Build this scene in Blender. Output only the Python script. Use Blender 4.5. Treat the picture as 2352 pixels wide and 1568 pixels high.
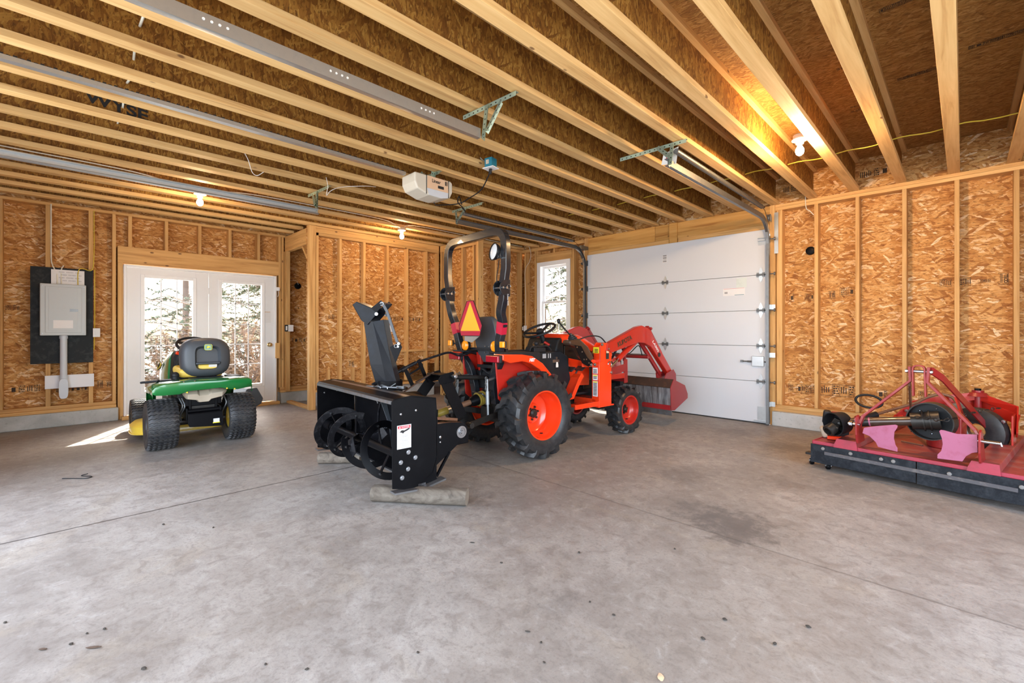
import bpy, bmesh, math, random
from mathutils import Vector, Matrix, Euler
PI = math.pi
random.seed(7)
scene = bpy.context.scene
for o in list(bpy.data.objects):
    bpy.data.objects.remove(o, do_unlink=True)
COL = scene.collection

# ---------------------------------------------------------------- camera, light, exposure
cam_d = bpy.data.cameras.new('camera')
cam = bpy.data.objects.new('camera', cam_d)
COL.objects.link(cam)
cam.location = (0, 0, 1.19)
cam.rotation_euler = (PI/2, 0, math.radians(45.2))
cam_d.sensor_width = 36.0
cam_d.lens = 36.0*1032.0/2352.0
cam_d.shift_y = -23.0/2352.0
cam_d.clip_start = 0.05
cam_d.clip_end = 200
scene.camera = cam
scene.view_settings.view_transform = 'Standard'
scene.view_settings.look = 'None'
scene.view_settings.gamma = 1.0
scene.view_settings.use_curve_mapping = False
scene.view_settings.exposure = 0.48

world = bpy.data.worlds.new('world')
scene.world = world
world.use_nodes = True
wn = world.node_tree
wn.nodes.clear()
w_out = wn.nodes.new('ShaderNodeOutputWorld')
w_bg = wn.nodes.new('ShaderNodeBackground')
w_sky = wn.nodes.new('ShaderNodeTexSky')
w_sky.sky_type = 'NISHITA'
w_sky.sun_disc = False
w_sky.sun_elevation = math.radians(45)
w_sky.sun_rotation = math.radians(-62)
w_sky.air_density = 1.0
w_sky.dust_density = 4.0
w_bg.inputs['Strength'].default_value = 1.0
BULB = (50, 50, 210)
wn.links.new(w_sky.outputs[0], w_bg.inputs['Color'])
wn.links.new(w_bg.outputs[0], w_out.inputs['Surface'])

def lamp(name, kind, loc, energy, color=(1, 1, 1), direction=None, **kw):
    d = bpy.data.lights.new(name, kind)
    d.energy = energy
    d.color = color
    for k, v in kw.items():
        setattr(d, k, v)
    o = bpy.data.objects.new(name, d)
    COL.objects.link(o)
    o.location = loc
    if direction is not None:
        o.rotation_euler = Vector(direction).to_track_quat('-Z', 'Y').to_euler()
    return o

lamp('sun', 'SUN', (-12, 8, 12), 14.0, (1.0, 0.93, 0.82), (1.55, -0.82, -1.95), angle=math.radians(0.6))
# added area lamps for daylight from assumed, unseen doorways behind the photographer
lamp('fill_light_south', 'AREA', (-0.1, -0.95, 1.35), 105, (0.90, 0.95, 1.0), (0, 1, 0.05), shape='RECTANGLE', size=2.9, size_y=2.4)
lamp('fill_light_east', 'AREA', (1.75, 2.2, 1.35), 92, (0.90, 0.95, 1.0), (-1, 0, 0.05), shape='RECTANGLE', size=3.6, size_y=2.4)
lamp('fill_light_south_garage', 'AREA', (-3.65, -0.95, 1.25), 75, (0.93, 0.96, 1.0), (0, 1, 0.1), shape='RECTANGLE', size=2.7, size_y=2.3)  # added lamp; unseen south garage door assumed open to brighten the left

# ---------------------------------------------------------------- helpers
def V(*a): return Vector(a)

class MB:
    """collects shapes in one bmesh and links them as one mesh object"""
    def __init__(s):
        s.bm = bmesh.new(); s.mi = 0
    def _face(s, vs):
        try:
            f = s.bm.faces.new(vs); f.material_index = s.mi; return f
        except ValueError:
            return None
    def box(s, x0, x1, y0, y1, z0, z1):
        v = [s.bm.verts.new((x, y, z)) for x in (x0, x1) for y in (y0, y1) for z in (z0, z1)]
        for q in ((0,1,3,2),(4,6,7,5),(0,4,5,1),(2,3,7,6),(0,2,6,4),(1,5,7,3)):
            s._face([v[i] for i in q])
        return s
    def obox(s, c, size, rot=(0, 0, 0)):
        M = Euler(rot).to_matrix(); c = Vector(c)
        v = [s.bm.verts.new(c + M @ Vector((x*size[0]/2, y*size[1]/2, z*size[2]/2))) for x in (-1, 1) for y in (-1, 1) for z in (-1, 1)]
        for q in ((0,1,3,2),(4,6,7,5),(0,4,5,1),(2,3,7,6),(0,2,6,4),(1,5,7,3)):
            s._face([v[i] for i in q])
        return s
    def loft(s, rings, closed=False, caps=True):
        R = [[s.bm.verts.new(p) for p in r] for r in rings]
        n = len(R[0]); m = len(R)
        for i in range(m if closed else m-1):
            a, b = R[i], R[(i+1) % m]
            for j in range(n):
                s._face([a[j], a[(j+1) % n], b[(j+1) % n], b[j]])
        if caps and not closed:
            s._face(list(reversed(R[0]))); s._face(R[-1])
        return s
    def frames(s, pts, up=None, closed=False):
        pts = [Vector(p) for p in pts]; n = len(pts); out = []
        ref = None
        for i in range(n):
            if closed: t = (pts[(i+1) % n]-pts[i-1]).normalized()
            elif i == 0: t = (pts[1]-pts[0]).normalized()
            elif i == n-1: t = (pts[-1]-pts[-2]).normalized()
            else: t = ((pts[i+1]-pts[i]).normalized()+(pts[i]-pts[i-1]).normalized()).normalized()
            if up is not None: a = Vector(up)
            elif ref is None: a = Vector((0, 0, 1)) if abs(t.z) < .9 else Vector((1, 0, 0))
            else: a = ref
            a = (a-t*a.dot(t))
            if a.length < 1e-5: a = Vector((1, 0, 0))-t*t.x
            a.normalize(); ref = a
            out.append((pts[i], t, a, t.cross(a)))
        return out
    def tube(s, pts, r, n=10, closed=False):
        rs = r if isinstance(r, (list, tuple)) else [r]*len(pts)
        rings = [[p+(a*math.cos(2*PI*k/n)+b*math.sin(2*PI*k/n))*rs[i] for k in range(n)] for i, (p, t, a, b) in enumerate(s.frames(pts, None, closed))]
        return s.loft(rings, closed)
    def rtube(s, pts, w, h, up=(0, 0, 1), closed=False):
        """rectangular section: h along up, w across"""
        ws = w if isinstance(w, (list, tuple)) else [w]*len(pts)
        hs = h if isinstance(h, (list, tuple)) else [h]*len(pts)
        rings = [[p+a*hs[i]/2*q+b*ws[i]/2*e for q, e in ((-1,-1),(-1,1),(1,1),(1,-1))] for i, (p, t, a, b) in enumerate(s.frames(pts, up, closed))]
        return s.loft(rings, closed)
    def cyl(s, p0, p1, r0, r1=None, n=20):
        return s.tube([p0, p1], [r0, r0 if r1 is None else r1], n)
    def lathe(s, prof, o=(0, 0, 0), axis=(0, 0, 1), n=32, ref=None, closed=False):
        """prof: (radius, distance along axis)"""
        ax = Vector(axis).normalized(); o = Vector(o)
        a = Vector(ref) if ref else (Vector((0, 0, 1)) if abs(ax.z) < .9 else Vector((1, 0, 0)))
        a = (a-ax*a.dot(ax)).normalized(); b = ax.cross(a)
        R = []
        for r, t in prof:
            if r < 1e-6: R.append([s.bm.verts.new(o+ax*t)]); continue
            R.append([s.bm.verts.new(o+ax*t+(a*math.cos(2*PI*k/n)+b*math.sin(2*PI*k/n))*r) for k in range(n)])
        m = len(R)
        for i in range(m if closed else m-1):
            A, B = R[i], R[(i+1) % m]
            if len(A) == 1 and len(B) == 1: continue
            for j in range(n):
                k = (j+1) % n
                if len(A) == 1: s._face([A[0], B[k], B[j]])
                elif len(B) == 1: s._face([A[j], A[k], B[0]])
                else: s._face([A[j], A[k], B[k], B[j]])
        return s
    def prism(s, poly, o, u, v, th):
        """polygon (a,b) in the plane o+a*u+b*v, extruded by the vector th"""
        o, u, v, th = Vector(o), Vector(u), Vector(v), Vector(th)
        A = [s.bm.verts.new(o+u*a+v*b) for a, b in poly]
        B = [s.bm.verts.new(o+u*a+v*b+th) for a, b in poly]
        n = len(A)
        s._face(A); s._face(list(reversed(B)))
        for i in range(n):
            s._face([A[i], B[i], B[(i+1) % n], A[(i+1) % n]])
        return s
    def ball(s, c, r, sc=(1, 1, 1), n=16, m=10):
        c = Vector(c)
        rings = []
        top = s.bm.verts.new(c+Vector((0, 0, r*sc[2]))); bot = s.bm.verts.new(c-Vector((0, 0, r*sc[2])))
        for i in range(1, m):
            ph = PI*i/m
            rings.append([s.bm.verts.new(c+Vector((r*sc[0]*math.sin(ph)*math.cos(2*PI*k/n), r*sc[1]*math.sin(ph)*math.sin(2*PI*k/n), r*sc[2]*math.cos(ph)))) for k in range(n)])
        for k in range(n):
            s._face([top, rings[0][k], rings[0][(k+1) % n]])
            s._face([bot, rings[-1][(k+1) % n], rings[-1][k]])
        for i in range(len(rings)-1):
            for k in range(n):
                s._face([rings[i][k], rings[i+1][k], rings[i+1][(k+1) % n], rings[i][(k+1) % n]])
        return s
    def build(s, name, mats, parent=None, smooth=None, bevel=0, sub=0, segs=2, kind=None, label=None):
        bmesh.ops.recalc_face_normals(s.bm, faces=s.bm.faces)
        me = bpy.data.meshes.new(name); s.bm.to_mesh(me); s.bm.free()
        for m in (mats if isinstance(mats, (list, tuple)) else [mats]): me.materials.append(m)
        if smooth is not None:
            for p in me.polygons: p.use_smooth = True
            if smooth < 179: me.set_sharp_from_angle(angle=math.radians(smooth))
        o = bpy.data.objects.new(name, me); COL.objects.link(o)
        if parent is not None: o.parent = parent
        if bevel:
            b = o.modifiers.new('bevel', 'BEVEL'); b.width = bevel; b.segments = segs; b.limit_method = 'ANGLE'; b.angle_limit = math.radians(40)
            b.harden_normals = smooth is not None
        if sub:
            m = o.modifiers.new('sub', 'SUBSURF'); m.levels = sub; m.render_levels = sub
        if kind: o['kind'] = kind
        if label: o['label'] = label
        return o

def empty(name, loc=(0, 0, 0), rz=0.0, rot=None):
    o = bpy.data.objects.new(name, None); COL.objects.link(o)
    o.location = loc; o.rotation_euler = rot if rot else (0, 0, rz); o.empty_display_size = .1
    return o
def tag(o, label, cat, group=None, kind=None):
    o['label'] = label; o['category'] = cat
    if group: o['group'] = group
    if kind: o['kind'] = kind
    return o
def arc(c, r, a0, a1, n, u=(1, 0, 0), v=(0, 0, 1)):
    c, u, v = Vector(c), Vector(u), Vector(v)
    return [c+u*r*math.cos(a0+(a1-a0)*i/n)+v*r*math.sin(a0+(a1-a0)*i/n) for i in range(n+1)]
def fillet(pts, r, n=5):
    """rounds the corners of an open polyline"""
    pts = [Vector(p) for p in pts]; out = [pts[0]]
    for i in range(1, len(pts)-1):
        p = pts[i]; a = (pts[i-1]-p); b = (pts[i+1]-p)
        d = min(r, a.length*.48, b.length*.48)
        A = p+a.normalized()*d; B = p+b.normalized()*d
        for k in range(n+1):
            t = k/n
            out.append(A*(1-t)**2+p*2*t*(1-t)+B*t*t)
    out.append(pts[-1]); return out
def spline(pts, n=8):
    P = [Vector(p) for p in pts]; P = [P[0]*2-P[1]]+P+[P[-1]*2-P[-2]]; out = []
    for i in range(1, len(P)-2):
        for k in range(n):
            t = k/n
            out.append(.5*((2*P[i])+(P[i+1]-P[i-1])*t+(2*P[i-1]-5*P[i]+4*P[i+1]-P[i+2])*t*t+(3*P[i]-P[i-1]-3*P[i+1]+P[i+2])*t**3))
    out.append(P[-2]); return out
def text(body, name, mat, parent, o, u, v, size, depth=.0006, width=None, align='CENTER', shear=0.0, off=0.0):
    """lettering as a thin mesh: origin o, reading direction u, up direction v"""
    cu = bpy.data.curves.new(name, 'FONT'); cu.body = body; cu.size = size; cu.extrude = depth; cu.align_x = align; cu.align_y = 'CENTER'; cu.shear = shear; cu.offset = off
    t = bpy.data.objects.new(name, cu); COL.objects.link(t)
    me = bpy.data.meshes.new_from_object(t)
    bpy.data.objects.remove(t, do_unlink=True)
    me.name = name
    u, v = Vector(u).normalized(), Vector(v).normalized()
    w = u.cross(v)
    if width:
        xs = [q.co.x for q in me.vertices]; k = width/(max(xs)-min(xs))
    else: k = 1
    M = Matrix((u, v, w)).transposed().to_4x4(); M.translation = Vector(o)
    me.transform(M @ Matrix.Diagonal((k, 1, 1, 1)))
    me.materials.clear(); me.materials.append(mat)
    ob = bpy.data.objects.new(name, me); COL.objects.link(ob)
    if parent is not None: ob.parent = parent
    return ob
def copy_tree(o, parent=None):
    c = o.copy(); COL.objects.link(c)
    if parent is not None: c.parent = parent
    for ch in [k for k in bpy.data.objects if k.parent == o]: copy_tree(ch, c)
    return c

# ---------------------------------------------------------------- materials
class NT:
    def __init__(s, name):
        s.m = bpy.data.materials.new(name); s.m.use_nodes = True
        s.t = s.m.node_tree; s.b = s.t.nodes['Principled BSDF']; s.out = s.t.nodes['Material Output']
    def n(s, ty, **kw):
        k = s.t.nodes.new('ShaderNode'+ty)
        for a, b in kw.items(): setattr(k, a, b)
        return k
    def l(s, a, b): s.t.links.new(a, b)
    def ramp(s, src, stops, interp='LINEAR'):
        r = s.n('ValToRGB'); r.color_ramp.interpolation = interp
        e = r.color_ramp.elements
        while len(e) < len(stops): e.new(.5)
        for i, (p, c) in enumerate(stops): e[i].position = p; e[i].color = (*c, 1) if len(c) == 3 else c
        s.l(src, r.inputs[0]); return r.outputs[0]
    def math(s, op, a, b=None, c=None, clamp=False):
        k = s.n('Math', operation=op); k.use_clamp = clamp
        for i, q in enumerate((a, b, c)):
            if q is None: continue
            if isinstance(q, (int, float)): k.inputs[i].default_value = q
            else: s.l(q, k.inputs[i])
        return k.outputs[0]
    def mix(s, f, a, b, blend='MIX'):
        k = s.n('Mix', data_type='RGBA', blend_type=blend)
        for i, q in ((0, f), (6, a), (7, b)):
            if isinstance(q, (int, float)): k.inputs[i].default_value = q
            elif isinstance(q, tuple): k.inputs[i].default_value = (*q, 1)
            else: s.l(q, k.inputs[i])
        return k.outputs[2]
    def noise(s, vec, scale, detail=3, rough=.5, dist=0):
        k = s.n('TexNoise'); k.inputs['Scale'].default_value = scale; k.inputs['Detail'].default_value = detail
        k.inputs['Roughness'].default_value = rough; k.inputs['Distortion'].default_value = dist
        if vec is not None: s.l(vec, k.inputs['Vector'])
        return k.outputs['Fac']
    def pos(s): return s.n('NewGeometry').outputs['Position']
    def obj(s): return s.n('TexCoord').outputs['Object']
    def map(s, vec, sc=(1, 1, 1), rot=(0, 0, 0), loc=(0, 0, 0)):
        k = s.n('Mapping'); k.inputs['Scale'].default_value = sc; k.inputs['Rotation'].default_value = rot; k.inputs['Location'].default_value = loc
        s.l(vec, k.inputs['Vector']); return k.outputs[0]
    def bump(s, h, strength=.3, dist=.01):
        k = s.n('Bump'); k.inputs['Strength'].default_value = strength; k.inputs['Distance'].default_value = dist
        s.l(h, k.inputs['Height']); s.l(k.outputs[0], s.b.inputs['Normal'])
    def set(s, **kw):
        for a, b in kw.items():
            i = s.b.inputs[{'col': 'Base Color', 'rough': 'Roughness', 'metal': 'Metallic', 'coat': 'Coat Weight', 'trans': 'Transmission Weight', 'ior': 'IOR', 'spec': 'Specular IOR Level', 'alpha': 'Alpha', 'coatr': 'Coat Roughness'}[a]]
            if isinstance(b, (int, float)): i.default_value = b
            elif isinstance(b, tuple): i.default_value = (*b, 1)
            else: s.l(b, i)
        return s

def paint(name, col, rough=.4, metal=0.0, coat=0.0, dirt=.15, dscale=14, dcol=(.10, .09, .08), spec=.5, bump=0.0):
    """painted or plain surface with slight wear"""
    k = NT(name)
    n = k.noise(k.obj(), dscale, 5, .65)
    f = k.math('MULTIPLY', k.ramp(n, [(.5, (0, 0, 0)), (.75, (1, 1, 1))]), dirt)
    k.set(col=k.mix(f, col, dcol), metal=metal, coat=coat, spec=spec)
    k.set(rough=k.math('ADD', rough-.06, k.math('MULTIPLY', n, .14)))
    if bump: k.bump(k.noise(k.obj(), dscale*12, 2), bump, .002)
    return k.m

def wood(name, axis, base=(.56, .31, .105), dark=(.36, .165, .045), light=(.70, .43, .17), rough=.62):
    k = NT(name)
    sc = [26, 26, 26]; sc[axis] = 1.3
    p = k.pos()
    oi = k.n('ObjectInfo').outputs['Random']
    off = k.n('VectorMath', operation='ADD'); k.l(p, off.inputs[0])
    cx = k.n('CombineXYZ'); r10 = k.math('MULTIPLY', oi, 37.0)
    for i in range(3): k.l(r10, cx.inputs[i])
    k.l(cx.outputs[0], off.inputs[1])
    g = k.noise(k.map(off.outputs[0], tuple(sc)), 1.0, 4, .6, .6)
    c = k.ramp(g, [(.28, dark), (.47, base), (.72, light)])
    big = k.noise(off.outputs[0], 2.2, 2)
    c = k.mix(k.math('MULTIPLY', big, .35), c, light)
    sk = [9, 9, 9]; sk[axis] = 4.5
    vo = k.n('TexVoronoi'); vo.inputs['Scale'].default_value = 1.0; k.l(k.map(off.outputs[0], tuple(sk)), vo.inputs['Vector'])
    kn = k.ramp(vo.outputs['Distance'], [(.07, (1, 1, 1)), (.12, (0, 0, 0))])
    gate = k.ramp(k.n('SeparateColor').outputs[0], [(.0, (0, 0, 0)), (1, (1, 1, 1))])
    sp = [q for q in k.t.nodes if q.bl_idname == 'ShaderNodeSeparateColor'][0]; k.l(vo.outputs['Color'], sp.inputs[0])
    gt = k.math('GREATER_THAN', sp.outputs[0], .72)
    c = k.mix(k.math('MULTIPLY', k.math('MULTIPLY', kn, gt), .85), c, (.12, .05, .02))
    tone = k.math('ADD', .84, k.math('MULTIPLY', oi, .3))
    hv = k.n('HueSaturation'); k.l(c, hv.inputs['Color']); k.l(tone, hv.inputs['Value'])
    k.set(col=hv.outputs[0], rough=rough, spec=.3)
    k.bump(g, .12, .003)
    return k.m

def osb(name, ua, va, stops, long=(9, 34), bscale=1.0, vertical=False, seam=None):
    """oriented strand board: overlapping layers of long flakes"""
    k = NT(name)
    s = k.n('SeparateXYZ'); k.l(k.pos(), s.inputs[0])
    c = k.n('CombineXYZ'); k.l(s.outputs[ua], c.inputs[0]); k.l(s.outputs[va], c.inputs[1])
    base = c.outputs[0]
    nz = k.n('TexNoise'); nz.inputs['Scale'].default_value = 5.0; nz.inputs['Detail'].default_value = 2; k.l(base, nz.inputs['Vector'])
    dv = k.n('VectorMath', operation='SCALE'); dv.inputs['Scale'].default_value = .05; k.l(nz.outputs['Color'], dv.inputs[0])
    ad = k.n('VectorMath', operation='ADD'); k.l(base, ad.inputs[0]); k.l(dv.outputs[0], ad.inputs[1]); base2 = ad.outputs[0]
    col = None; hgt = None
    for i, (ang, sx, sy, th) in enumerate(((6, 8, 44, 0), (-20, 9, 50, .40), (27, 10, 52, .45), (-6, 8, 36, .5), (12, 20, 100, .66), (55, 12, 50, .80), (14, 7, 25, .84), (-40, 11, 44, .86), (-9, 13, 60, .86))):
        a = math.radians(ang + (90 if vertical else 0))
        rot = k.map(base2, (1, 1, 1), (0, 0, a), (i*3.7, i*1.9, 0))
        m = k.map(rot, (sx*bscale, sy*bscale, 1))
        vo = k.n('TexVoronoi', voronoi_dimensions='2D'); vo.inputs['Scale'].default_value = 1.0; vo.inputs['Randomness'].default_value = 1.0
        k.l(m, vo.inputs['Vector'])
        sp = k.n('SeparateColor'); k.l(vo.outputs['Color'], sp.inputs[0])
        ci = k.ramp(sp.outputs[0], stops)
        gr = k.noise(k.map(rot, (14, 170, 1)), 1.0, 2)
        ci = k.mix(k.math('MULTIPLY', k.ramp(gr, [(.35, (1, 1, 1)), (.6, (0, 0, 0))]), .28), ci, stops[0][1])
        if col is None: col, hgt = ci, sp.outputs[1]
        else:
            f = k.math('GREATER_THAN', sp.outputs[2], th)
            col = k.mix(f, col, ci)
    dk = k.noise(k.map(base, (22, 70, 1) if not vertical else (70, 22, 1)), 1.0, 4, .75)
    col = k.mix(k.math('MULTIPLY', k.ramp(dk, [(.36, (1, 1, 1)), (.48, (0, 0, 0))]), .85), col, tuple(x*.42 for x in stops[0][1]))
    bg = k.noise(base, 1.4, 3)
    col = k.mix(k.math('MULTIPLY', bg, .3), col, stops[1][1])
    k.set(col=col, rough=.68, spec=.25)
    k.bump(hgt, .15, .003)
    return k.m

M = {}
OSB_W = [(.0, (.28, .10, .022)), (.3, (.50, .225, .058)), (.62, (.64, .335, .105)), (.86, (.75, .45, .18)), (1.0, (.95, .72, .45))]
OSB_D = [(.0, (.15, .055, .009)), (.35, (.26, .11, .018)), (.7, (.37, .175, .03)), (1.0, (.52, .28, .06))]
M['osb_x'] = osb('osb_sheathing_north', 0, 2, OSB_W)
M['osb_y'] = osb('osb_sheathing_west', 1, 2, OSB_W)
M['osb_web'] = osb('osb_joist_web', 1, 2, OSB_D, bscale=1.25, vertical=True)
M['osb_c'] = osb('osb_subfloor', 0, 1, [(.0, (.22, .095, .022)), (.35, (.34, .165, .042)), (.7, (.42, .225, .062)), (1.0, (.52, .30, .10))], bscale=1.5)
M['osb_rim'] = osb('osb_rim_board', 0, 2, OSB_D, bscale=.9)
M['wood_z'] = wood('lumber_upright', 2)
M['wood_x'] = wood('lumber_across', 0)
M['wood_y'] = wood('lumber_along', 1)
M['flange'] = wood('joist_flange', 1, (.60, .36, .135), (.42, .21, .065), (.72, .48, .21))
M['lvl'] = wood('header_lumber', 0, (.54, .28, .07), (.33, .13, .025), (.64, .37, .12))
M['weathered'] = wood('weathered_wood', 0, (.14, .115, .09), (.06, .048, .038), (.21, .18, .145), .85)

def concrete_floor():
    k = NT('concrete_floor'); p = k.pos()
    a = k.noise(p, .55, 4, .6, .4); b = k.noise(p, 3.2, 6, .65, .8); f = k.noise(p, 60, 3, .6); st = k.noise(k.map(p, (1, 1, 1), (0, 0, .6)), 1.1, 5, .7, 1.5)
    c = k.ramp(a, [(.3, (.215, .190, .163)), (.5, (.300, .274, .243)), (.7, (.39, .370, .341))])
    c = k.mix(k.math('MULTIPLY', k.ramp(b, [(.38, (1, 1, 1)), (.58, (0, 0, 0))]), .42), c, (.175, .152, .134))
    c = k.mix(k.math('MULTIPLY', k.ramp(st, [(.56, (0, 0, 0)), (.74, (1, 1, 1))]), .30), c, (.36, .29, .19))
    c = k.mix(k.math('MULTIPLY', k.ramp(f, [(.3, (1, 1, 1)), (.48, (0, 0, 0))]), .42), c, (.14, .125, .112))
    mid = k.noise(p, 13, 5, .7, .6); c = k.mix(k.math('MULTIPLY', k.ramp(mid, [(.36, (1, 1, 1)), (.5, (0, 0, 0))]), .5), c, (.16, .138, .12)); c = k.mix(k.math('MULTIPLY', k.ramp(mid, [(.56, (0, 0, 0)), (.68, (1, 1, 1))]), .30), c, (.47, .455, .43))
    gr_ = k.noise(p, 170, 3, .7); c = k.mix(k.math('MULTIPLY', k.ramp(gr_, [(.32, (1, 1, 1)), (.46, (0, 0, 0))]), .4), c, (.16, .145, .13))
    sc = k.noise(k.map(p, (7, 60, 1), (0, 0, .95)), 1.0, 4, .7, .5)
    c = k.mix(k.math('MULTIPLY', k.ramp(sc, [(.60, (0, 0, 0)), (.70, (1, 1, 1))]), .35), c, (.2, .18, .17))
    s = k.n('SeparateXYZ'); k.l(p, s.inputs[0])
    # oily stains
    for (x, y, r, amt) in ((-1.02, 2.93, .30, .8), (-.92, 2.8, .2, .6), (-1.25, 3.0, .22, .45), (-1.63, 3.62, .25, .4), (-1.0, 4.0, .22, .35), (-1.28, 5.3, .3, .45), (-1.9, 5.6, .28, .45), (-1.25, 1.52, .14, .35), (-2.2, 2.3, .4, .25), (-2.45, 1.9, .25, .35)):
        dx = k.math('SUBTRACT', s.outputs[0], x); dy = k.math('SUBTRACT', s.outputs[1], y)
        d = k.math('SQRT', k.math('ADD', k.math('MULTIPLY', dx, dx), k.math('MULTIPLY', dy, dy)))
        d = k.math('ADD', k.math('DIVIDE', d, r), k.math('MULTIPLY', k.math('SUBTRACT', k.noise(p, 7, 5, .75), .5), 3.2))
        c = k.mix(k.math('MULTIPLY', k.ramp(d, [(.35, (1, 1, 1)), (1.0, (0, 0, 0))]), amt), c, (.105, .095, .088))
    wob = k.math('MULTIPLY', k.math('SUBTRACT', k.noise(p, 14, 3), .5), .02)
    jx = k.math('ABSOLUTE', k.math('ADD', k.math('SUBTRACT', s.outputs[0], -3.80), wob))
    jy = k.math('ABSOLUTE', k.math('ADD', k.math('SUBTRACT', s.outputs[1], 2.715), wob))
    j1 = k.ramp(jx, [(.004, (1, 1, 1)), (.010, (0, 0, 0))]); j2 = k.math('MULTIPLY', k.ramp(jy, [(.003, (1, 1, 1)), (.009, (0, 0, 0))]), .45)
    j = k.math('MAXIMUM', j1, j2)
    c = k.mix(k.math('MULTIPLY', j, .95), c, (.05, .042, .038))
    k.set(col=c, spec=.45)
    k.set(rough=k.math('ADD', .36, k.math('MULTIPLY', b, .34)))
    k.bump(k.math('SUBTRACT', k.math('ADD', k.math('MULTIPLY', b, .5), k.math('MULTIPLY', f, .15)), j), .22, .006)
    return k.m
M['floor'] = concrete_floor()
def concrete_curb():
    k = NT('poured_concrete'); p = k.pos()
    b = k.noise(p, 3.5, 5, .6, .5); f = k.noise(p, 35, 4, .7)
    c = k.ramp(b, [(.3, (.33, .34, .32)), (.55, (.46, .47, .45)), (.8, (.56, .57, .56))])
    c = k.mix(k.math('MULTIPLY', k.ramp(f, [(.3, (1, 1, 1)), (.42, (0, 0, 0))]), .5), c, (.19, .19, .18))
    k.set(col=c, rough=.8); k.bump(f, .3, .004); return k.m
M['curb'] = concrete_curb()
M['white'] = paint('white_door_paint', (.80, .81, .82), .35, dirt=.05, dscale=2)
M['white_trim'] = paint('white_vinyl', (.85, .86, .87), .3, dirt=.03)
def door_panel():
    k = NT('garage_door_steel'); p = k.pos()
    n = k.noise(k.map(p, (1, 1, 220)), 1.0, 2); m = k.noise(p, 1.1, 3)
    k.set(col=k.mix(m, (.58, .61, .65), (.63, .655, .69)), rough=.38); k.bump(n, .06, .001); return k.m
M['panel'] = door_panel()
M['galv'] = paint('galvanised_steel', (.56, .59, .60), .34, .9, dirt=.2, dscale=20, dcol=(.3, .32, .32))
M['galv_dark'] = paint('dull_steel', (.22, .23, .235), .42, .85, dirt=.3, dscale=20, dcol=(.1, .1, .1))
M['angle'] = paint('green_zinc_steel', (.45, .60, .50), .4, .75, dirt=.2, dscale=20, dcol=(.25, .3, .24))
M['chrome'] = paint('chrome', (.55, .56, .58), .2, 1.0, dirt=.05)
M['bolt'] = paint('zinc_bolt', (.46, .47, .49), .3, 1.0, dirt=.1)
M['brass'] = paint('brass', (.62, .50, .26), .2, 1.0, dirt=.05)
M['black'] = paint('black_paint', (.003, .003, .004), .42, spec=.12, dirt=.2, dscale=9, dcol=(.015, .015, .017))
M['black_matte'] = paint('black_plastic', (.010, .011, .013), .5, dirt=.3, dscale=12, dcol=(.03, .03, .034), spec=.3)
M['black_gloss'] = paint('glossy_black_paint', (.012, .014, .018), .24, coat=.4, dirt=.1, dscale=9, dcol=(.03, .03, .033))
M['black_chute'] = paint('scuffed_black_paint', (.004, .005, .008), .36, spec=.18, dirt=.5, dscale=7, dcol=(.014, .020, .032))
M['black_worn'] = paint('worn_black_paint', (.008, .008, .010), .42, spec=.22, dirt=.6, dscale=34, dcol=(.06, .06, .065))
M['grime'] = paint('greasy_black_metal', (.02, .018, .016), .4, .3, dirt=.4, dscale=25, dcol=(.07, .045, .03))
M['dark_hole'] = paint('dark_gap', (.01, .01, .01), .8)
def rubber(name, c=(.013, .014, .016), d=(.034, .033, .032), r=.42, spec=.5):
    k = NT(name); n = k.noise(k.obj(), 22, 4, .7)
    k.set(col=k.mix(k.ramp(n, [(.4, (0, 0, 0)), (.75, (1, 1, 1))]), c, d), rough=r, spec=spec); k.bump(k.noise(k.obj(), 120, 2), .1, .002); return k.m
M['rubber'] = rubber('tyre_rubber')
M['rubber_turf'] = rubber('turf_tyre_rubber', (.020, .021, .024), (.055, .052, .048), .5)
M['worn_strip'] = paint('worn_dark_strip', (.085, .08, .085), .6, dirt=.8, dscale=30, dcol=(.17, .15, .14), spec=.25)
M['dull_bolt'] = paint('dull_bolt', (.20, .19, .18), .55, spec=.3)
M['skirt'] = rubber('rubber_skirt', (.008, .010, .014), (.03, .034, .04), .6, .2)
M['orange'] = paint('orange_red_paint', (.78, .045, .008), .22, coat=.6, dirt=.06, dcol=(.25, .03, .01))
M['orange_worn'] = paint('worn_orange_red_paint', (.42, .016, .008), .32, coat=.3, dirt=.2, dcol=(.22, .04, .02))
M['red'] = paint('faded_red_paint', (.26, .012, .014), .34, coat=.25, dirt=.35, dscale=10, dcol=(.20, .05, .03))
M['pink'] = paint('sky_tinted_red_paint', (.36, .095, .175), .5, dirt=.5, dscale=16, dcol=(.26, .03, .06))  # pink sky sheen of the red guards put into the colour; pink print too
M['pinkish'] = paint('sky_tinted_edge_red', (.36, .030, .055), .4, dirt=.6, dscale=18, dcol=(.16, .03, .04))  # deck edge red with the pink sky tint put into the colour
def deckmat():
    k = NT('mottled_red_deck'); p = k.obj()
    n = k.noise(k.map(p, (2, 5, 5)), 1.6, 5, .7); f = k.noise(p, 40, 3, .7)
    c = k.ramp(n, [(.3, (.27, .022, .022)), (.5, (.32, .06, .055)), (.7, (.30, .14, .13))])  # mottled from red to a greyer pink
    c = k.mix(k.math('MULTIPLY', k.ramp(f, [(.35, (1, 1, 1)), (.5, (0, 0, 0))]), .4), c, (.16, .07, .05))
    k.set(col=c, rough=.5); k.bump(f, .2, .002); return k.m
M['deck'] = deckmat()
M['green'] = paint('green_paint', (.008, .155, .032), .2, coat=.6, dirt=.03, dcol=(.02, .1, .03))
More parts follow.
